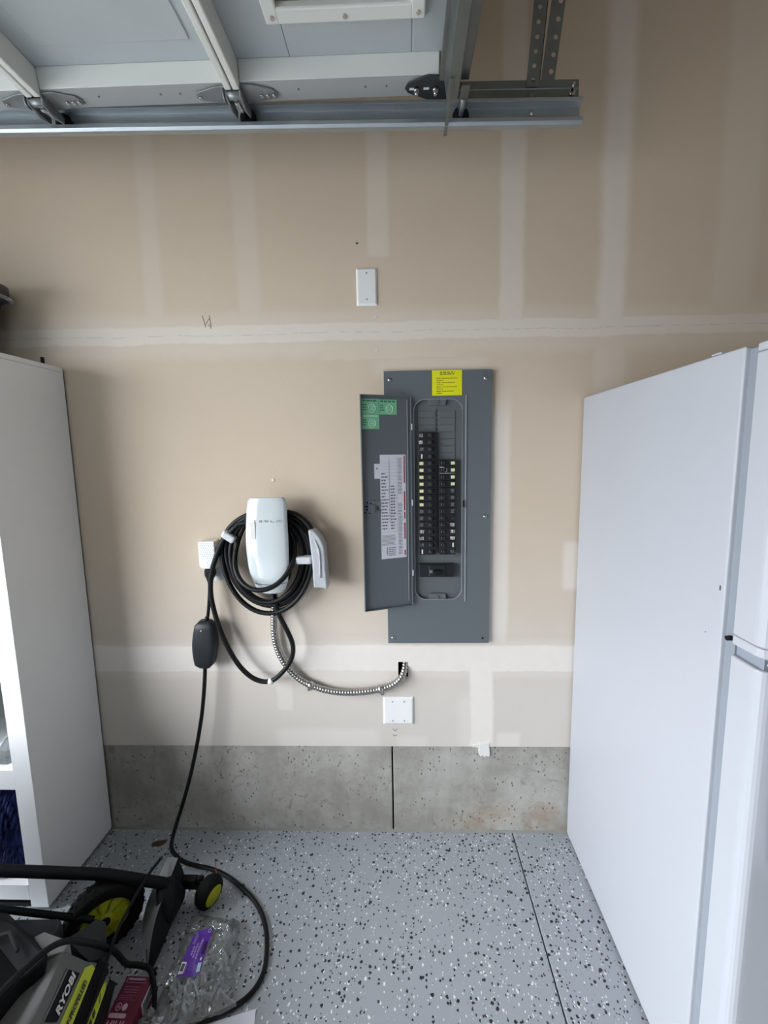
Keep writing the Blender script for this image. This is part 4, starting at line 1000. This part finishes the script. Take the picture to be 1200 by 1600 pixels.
    # rear wheel
    def wheel(c, R, w, hub, par, spokes, ax=(1,0,0)):
        c = Vector(c); ax = Vector(ax).normalized(); e1 = V(0,0,1).cross(ax).normalized(); e2 = V(0,0,1)
        wh = MB().lathe(c, ax, [(-w*.2,R*.60),(-w/2,R*.66),(-w/2,R*.90),(-w*.36,R*.985),(0,R),(w*.36,R*.985),(w/2,R*.90),(w/2,R*.68),(w*.2,R*.64)], 36).build('tyre', M_tire, par)
        mb = MB()
        for k in range(26):
            for s in (-1, 1):
                a = 2*PI*(k+.25*s)/26; t = e1*math.cos(a)+e2*math.sin(a); tt = e2*math.cos(a)-e1*math.sin(a)
                p = c+t*R*.99
                mb.prism([p+ax*s*w*.06-tt*.004, p+ax*s*w*.46+tt*.002-t*.006, p+ax*s*w*.46+tt*.010-t*.006, p+ax*s*w*.06+tt*.004], t*.004)
        mb.build('tread', M_tire, wh)
        h = MB().lathe(c+ax*w*.30, ax, [(-.008,R*.63),(.0,R*.63),(.004,R*.55),(.002,R*.25),(.010,R*.22),(.010,.001)], 30).build('hub', hub, par)
        for k in range(spokes):
            a = 2*PI*k/spokes; t = e1*math.cos(a)+e2*math.sin(a); tt = e2*math.cos(a)-e1*math.sin(a)
            p = c+ax*(w*.30+.003); MB().prism([p+t*R*.24-tt*.0022, p+t*R*.58-tt*.003, p+t*R*.58+tt*.003, p+t*R*.24+tt*.0022], ax*.006).build('hub_spoke', hub, h)
        MB().cyl(c+ax*w*.42, ax, R*.14, .012, 12).build('axle_cap', M_black, h)
        return wh
    wheel((-.962,-.372,.104), .104, .062, M_limehub, M, 11, (.62,-.78,0))
    MB().tube([(-1.30,-.462,.245),(-1.20,-.452,.225),(-.95,-.425,.155)], .0085, 10).build('handle_tube', M_black, M)
    MB().tube([(-.95,-.43,.15),(-.90,-.46,.13),(-.87,-.50,.12)], .012, 8).build('axle_bracket', M_black, M)
    # unseen catcher-sized block, added to shade the floor and the shelf foot
    rings = []
    for z, g in ((.06,-.02),(.10,.0),(.40,.03),(.72,.02),(.80,-.05)):
        rings.append([(-1.86-g,-1.10-g,z),(-1.33+g,-1.10-g,z),(-1.33+g,-.52+g,z),(-1.86-g,-.52+g,z)])
    MB().loft(rings, smooth=False).build('shade_block', M_black, M, .02, 3)
    # thin control rod over the side
    MB().tube(catmull([(-.866,-.232,.140),(-.845,-.34,.19),(-.815,-.49,.225),(-.793,-.575,.215),(-.764,-.668,.212),(-.71,-.86,.21)], 6), .0045, 8).build('control_rod', M_black, M)
    # its loose lead
    MB().tube(catmull([(-.880,-.86,.417),(-.872,-.775,.413),(-.868,-.735,.409),(-.862,-.700,.404),(-.842,-.655,.398),(-.826,-.622,.372),(-.820,-.585,.312),(-.814,-.552,.255),(-.812,-.515,.18),(-.806,-.490,.105),(-.772,-.484,.09),(-.738,-.49,.082),(-.716,-.512,.04),(-.706,-.545,.0075),(-.702,-.60,.0075)], 6), .0068, 8).build('loose_lead', M_cord, M)
build_mower()

def build_edger():
    E = empty('stick_edger', (-.8,-.3,0), 'black stick edger with a dusty curved guard and small lime-capped guide wheel', 'edger')
    MB().tube([(-1.42,-.435,.352),(-1.229,-.408,.298),(-.958,-.357,.226),(-.795,-.315,.142)], .0155, 14).build('shaft', M_black, E)
    Lft = catmull([(-.872,-.193,.10),(-.869,-.243,.092),(-.866,-.325,.066),(-.822,-.410,.042),(-.781,-.450,.026)], 5)
    Rdg = catmull([(-.812,-.225,.132),(-.795,-.313,.132),(-.785,-.385,.120),(-.777,-.428,.090),(-.774,-.452,.045)], 5)
    Rgt = catmull([(-.796,-.222,.062),(-.760,-.285,.056),(-.762,-.350,.050),(-.759,-.416,.042),(-.764,-.452,.030)], 5)
    def shell(A, B, name, mat, th):
        n = len(A); mb = MB()
        rings = [[A[i], B[i], B[i]+V(0,0,-th), A[i]+V(0,0,-th)] for i in range(n)]
        return mb.loft(rings, smooth=False).build(name, mat, E, .001)
    shell(Lft, Rdg, 'guard', M_guard, .004)
    shell(Rdg, Rgt, 'guard_skirt', M_black, .004)
    MB().tube([(-.81,-.30,.14),(-.785,-.345,.10),(-.785,-.35,.06)], .026, 12).build('gear_head', M_black, E)
    MB().tube([(-.79,-.425,.06),(-.772,-.45,.03),(-.752,-.458,.012)], .007, 8).build('line_tip', M_black, E)
    # axle arm and guide wheel
    MB().box((-.80,-.262,.050), (-.735,-.238,.085)).build('wheel_bracket', M_black, E, .004)
    ax = V(.86,-.42,-.10).normalized(); c = V(-.690,-.262,.048)
    MB().tube([(-.77,-.245,.066), c], .011, 10).build('axle_arm', M_black, E)
    w = MB().lathe(c, ax, [(-.026,.016),(-.024,.036),(-.012,.0455),(.006,.0475),(.020,.043),(.026,.035),(.026,.030)], 30).build('guide_wheel', M_tire, E)
    h = MB().lathe(c+ax*.0255, ax, [(-.006,.031),(0,.031),(.003,.027),(.0015,.014),(.0035,.012),(.0035,.0005)], 26).build('wheel_cap', M_limehub, w)
    r = MB()
    u = ax.cross(V(0,0,1)).normalized(); v = ax.cross(u)
    for k in range(4):
        a = k*PI/2+.6; t = u*math.cos(a)+v*math.sin(a); tt = -u*math.sin(a)+v*math.cos(a); p = c+ax*.026
        r.prism([p+t*.010-tt*.0012, p+t*.027-tt*.0012, p+t*.027+tt*.0012, p+t*.010+tt*.0012], ax*.003)
    r.build('cap_rib', M_limehub, h)
    MB().cyl((-.722,-.250,.083), (1,0,0), .008, .018, 8).build('adjuster_knob', M_black, E)
build_edger()

def build_clutter():
    # maroon carton
    c = empty('maroon_carton', (-.76,-.56,0), 'maroon carton with white print lying beside the lawn mower', 'carton')
    o = V(-.806,-.492,0); yw = .045; Xd = V(math.cos(-.02),math.sin(-.02),0); Yd = V(.06,-1,0).normalized()
    w, l, h = .074, .20, .068
    b0 = [o, o+Xd*w, o+Xd*w+Yd*l, o+Yd*l]
    body = MB().prism(b0, (0,0,h)).build('carton_body', M_maroon, c, .0012)
    top = o+V(0,0,h); N = V(0,0,1)
    U, T = Xd, -Yd
    mb = MB(); base = top
    def q(u0, u1, d0, d1): quad(mb, base+N*.0002, U, T, N, u0, u1, -d1, -d0, .0005)
    q(.007,.0078,0,.014); q(.064,.0648,0,.014); q(.007,.0648,.0132,.014)
    print_lines(mb, base+N*.0002, U, T, N, .012, .060, -.010, -.003, 1, .7, .05, .14, .0005, .03)
    mb.build('header_print', M_pink, body)
    mb = MB(); print_lines(mb, base+N*.0002, U, T, N, .012, .052, -.036, -.020, 3, .5, .04, .14, .0005, .1); print_lines(mb, base+N*.0002, U, T, N, .008, .054, -.050, -.038, 3, .45, .04, .14, .0005, .2)
    mb.build('fine_print', simple('dull_rose_print', (150,84,118), .6), body)
    for k, u in enumerate((.019, .036)):
        cc = base+U*u+Yd*.062+N*.0008
        ring = [cc+U*.0068*math.cos(t*PI/10)+T*.0072*math.sin(t*PI/10) for t in range(20)]
        if k == 0: 
            MB().tube(ring+[ring[0]], .0009, 5).build('round_icon', M_pink, body)
            MB().prism([cc+T*.004, cc-T*.003+U*.0035, cc-T*.001, cc-T*.003-U*.0035], N*.0004).build('icon_mark', M_pink, body)
        else: MB().prism(ring, N*.0004).build('round_icon', M_pink, body)
    mb = MB(); q2 = base+N*.0002
    pts = []
    for s, a0 in ((1,-90),(-1,90)):
        for k in range(7):
            a = math.radians(a0+180*k/6); pts.append(q2+U*(.026+s*.019)+Yd*.078+U*.0045*math.cos(a)+T*.0045*math.sin(a))
    MB().prism(pts, N*.0005).build('pill_print', M_pink, body)
    text_mesh('lettering', 'MILK', M_pink, base+N*.0006+U*.004+Yd*.112, U, N, .036, body, bold=.0004, sx=.62, extrude=.0002)
    sd = b0[1]; Us = Yd; Ts = V(0,0,1); Ns = Xd
    s = quad(MB(), sd, Us, Ts, Ns, .006, .052, .022, .060, .0006).build('barcode_patch', M_paper, body)
    mb = MB()
    u = .010
    while u < .048: wd = random.uniform(.0006,.0016); quad(mb, sd+Ns*.0006, Us, Ts, Ns, u, u+wd, .028, .055, .0003); u += wd+random.uniform(.0006,.0014)
    mb.build('barcode_bars', M_inkd, s)
    # clear plastic bag with its printed label
    bag = empty('plastic_bag', (-.62,-.46,0), 'crumpled clear plastic bag with a purple label on the epoxy floor', 'plastic bag')
    from mathutils import noise as mn
    nx, ny = 72, 84; q0 = [V(-.728,-.300,0), V(-.560,-.318,0), V(-.485,-.52,0), V(-.712,-.60,0)]
    v = []
    for j in range(ny+1):
        for i in range(nx+1):
            s, t = i/nx, j/ny
            p = q0[0].lerp(q0[1], s).lerp(q0[3].lerp(q0[2], s), t)
            e = min(s, 1-s, t*1.3, (1-t)*1.6); env = min(1, e*5)**.6
            wr = 1-abs(mn.noise(V(p.x*16+3, p.y*9, 1.3)))*2.2; wr2 = 1-abs(mn.noise(V(p.x*42, p.y*30, 4.3)))*2; wr3 = mn.noise(V(p.x*110, p.y*85, 2.))
            z = .004+env*(.026+.022*max(0, wr)+.011*wr2+.004*wr3)
            if i in (0,nx) or j in (0,ny): z = .0012
            jit = .006*mn.noise(V(p.x*30,p.y*30,7)); v.append((p.x+jit+.012*mn.noise(V(p.y*14,t*2,5)), p.y+jit, max(.0012, z)))
    f = [[j*(nx+1)+i, j*(nx+1)+i+1, (j+1)*(nx+1)+i+1, (j+1)*(nx+1)+i] for j in range(ny) for i in range(nx)]
    mb = MB(); mb.v = v; mb.f = f; mb.sm = [True]*len(f); mb.build('bag_film', M_clear, bag)
    # knotted end, shinier folds
    rng = random.Random(2); rings = []
    for k in range(9):
        t = k/8; r = .014+.020*math.sin(PI*t); c0 = V(-.700+.03*t,-.545-.05*t,.034)
        rings.append([c0+V(math.cos(a)*r*(1+.35*rng.uniform(-1,1)), .2*r*rng.uniform(-1,1), max(-.030, math.sin(a)*r*(1+.35*rng.uniform(-1,1)))) for a in [2*PI*m/14 for m in range(14)]])
    MB().loft(rings, smooth=False).build('gathered_film', M_clear, bag)
    lp = [V(-.669,-.380,0), V(-.617,-.374,0), V(-.600,-.487,0), V(-.664,-.492,0)]
    def lab(s, t, dz=0): 
        p = lp[3].lerp(lp[2], s).lerp(lp[0].lerp(lp[1], s), t); return V(p.x, p.y, .0645+.004*math.sin(t*5)+.002*math.sin(s*7+t*9)+dz)
    mb = MB(); n = 10
    for i in range(n):
        for j in range(n): 
            if i == 0 and j >= n-1: continue
            mb.face([lab(i/n,j/n), lab((i+1)/n,j/n), lab((i+1)/n,(j+1)/n), lab(i/n,(j+1)/n)])
            mb.face([lab(i/n,j/n,-.0006), lab((i+1)/n,j/n,-.0006), lab((i+1)/n,(j+1)/n,-.0006), lab(i/n,(j+1)/n,-.0006)])
    L = mb.build('purple_label', M_purple, bag, flip_fix=False)
    def patch(name, mat, rects):
        mb = MB()
        for (s0, s1, t0, t1) in rects:
            k = max(1, int((t1-t0)*14))
            for j in range(k):
                ta, tb = t0+(t1-t0)*j/k, t0+(t1-t0)*(j+1)/k
                mb.face([lab(s0,ta,.0012), lab(s1,ta,.0012), lab(s1,tb,.0012), lab(s0,tb,.0012)])
        return mb.build(name, mat, L, flip_fix=False)
    def vwords(s0, s1, t0, t1):
        out = []; t = t0
        while t < t1: l = random.uniform(.02,.05); out.append((s0,s1,t,min(t+l,t1))); t += l+.014
        return out
    patch('label_print', M_lilac, vwords(.56,.66,.30,.78)+vwords(.42,.50,.34,.68)+vwords(.28,.36,.40,.60)+vwords(.16,.19,.66,.94)+vwords(.22,.25,.64,.9)+vwords(.28,.30,.62,.85)+vwords(.27,.29,.06,.24))
    patch('barcode_patch', M_brw, [(.02,.24,.04,.09),(.02,.24,.23,.27),(.02,.06,.09,.23),(.20,.24,.09,.23)]); patch('barcode_bars', M_ink, [(.08,.18,.11,.21)])
    patch('dark_patch', simple('dark_plum', (50,12,54), .5), [(.78,.93,.42,.70)]); patch('white_patch', M_brw, [(.85,.91,.43,.69),(.84,.90,.26,.33)])
    patch('pale_patch', M_pale, [(.80,.96,.06,.22)])
    cc = [lab(.86+.07*math.cos(a*PI/8), .93+.045*math.sin(a*PI/8), .0016) for a in range(17)]; MB().tube(cc, .0007, 5).build('label_ring', M_brw, L)
    # sheet of paper
    p = MB().prism([(-.57,-.549,.0022),(-.431,-.514,.0022),(-.395,-.66,.0022),(-.535,-.695,.0022)], (0,0,.0008)).build('paper_sheet', simple('white_office_paper', (226,228,240), .7, var=.01))
    tag(p, 'white sheet of paper lying on the floor by the black cord', 'paper')
    w = MB().tube(catmull([(-.712,-.168,.062),(-.700,-.192,.080),(-.682,-.222,.094),(-.668,-.246,.0975)], 5), .0011, 6).build('red_twine', M_redw)
    tag(w, 'thin red thread sticking up from the small edger wheel', 'thread')
    rng = random.Random(4); pts = []
    for k in range(12):
        a = 2*PI*k/12; r = .022*(1+.35*rng.uniform(-1,1)); pts.append((-.992+r*1.2*math.cos(a)*.95+.01*math.sin(a), -.058+r*.75*math.sin(a), .0012))
    o = MB().prism(pts, (0,0,.0008)).build('dried_leaf', M_stain); tag(o, 'brown dried leaf on the floor near the foot of the white shelf', 'leaf')
build_clutter()

# ------------------------------------------------------------------ parents: keep every part where it was built
def settle():
    bpy.context.view_layer.update()
    for o in bpy.data.objects:
        if o.parent:
            p = o.parent; off = Vector((0,0,0))
            while p: off = p.location if p.type == 'EMPTY' else off; p = p.parent
            # sub-parts hang from meshes that sit at the origin of the same frame
            o.matrix_parent_inverse = Matrix.Identity(4)
            if o.parent.type == 'EMPTY': o.matrix_parent_inverse = Matrix.Translation(-o.parent.location)
settle()
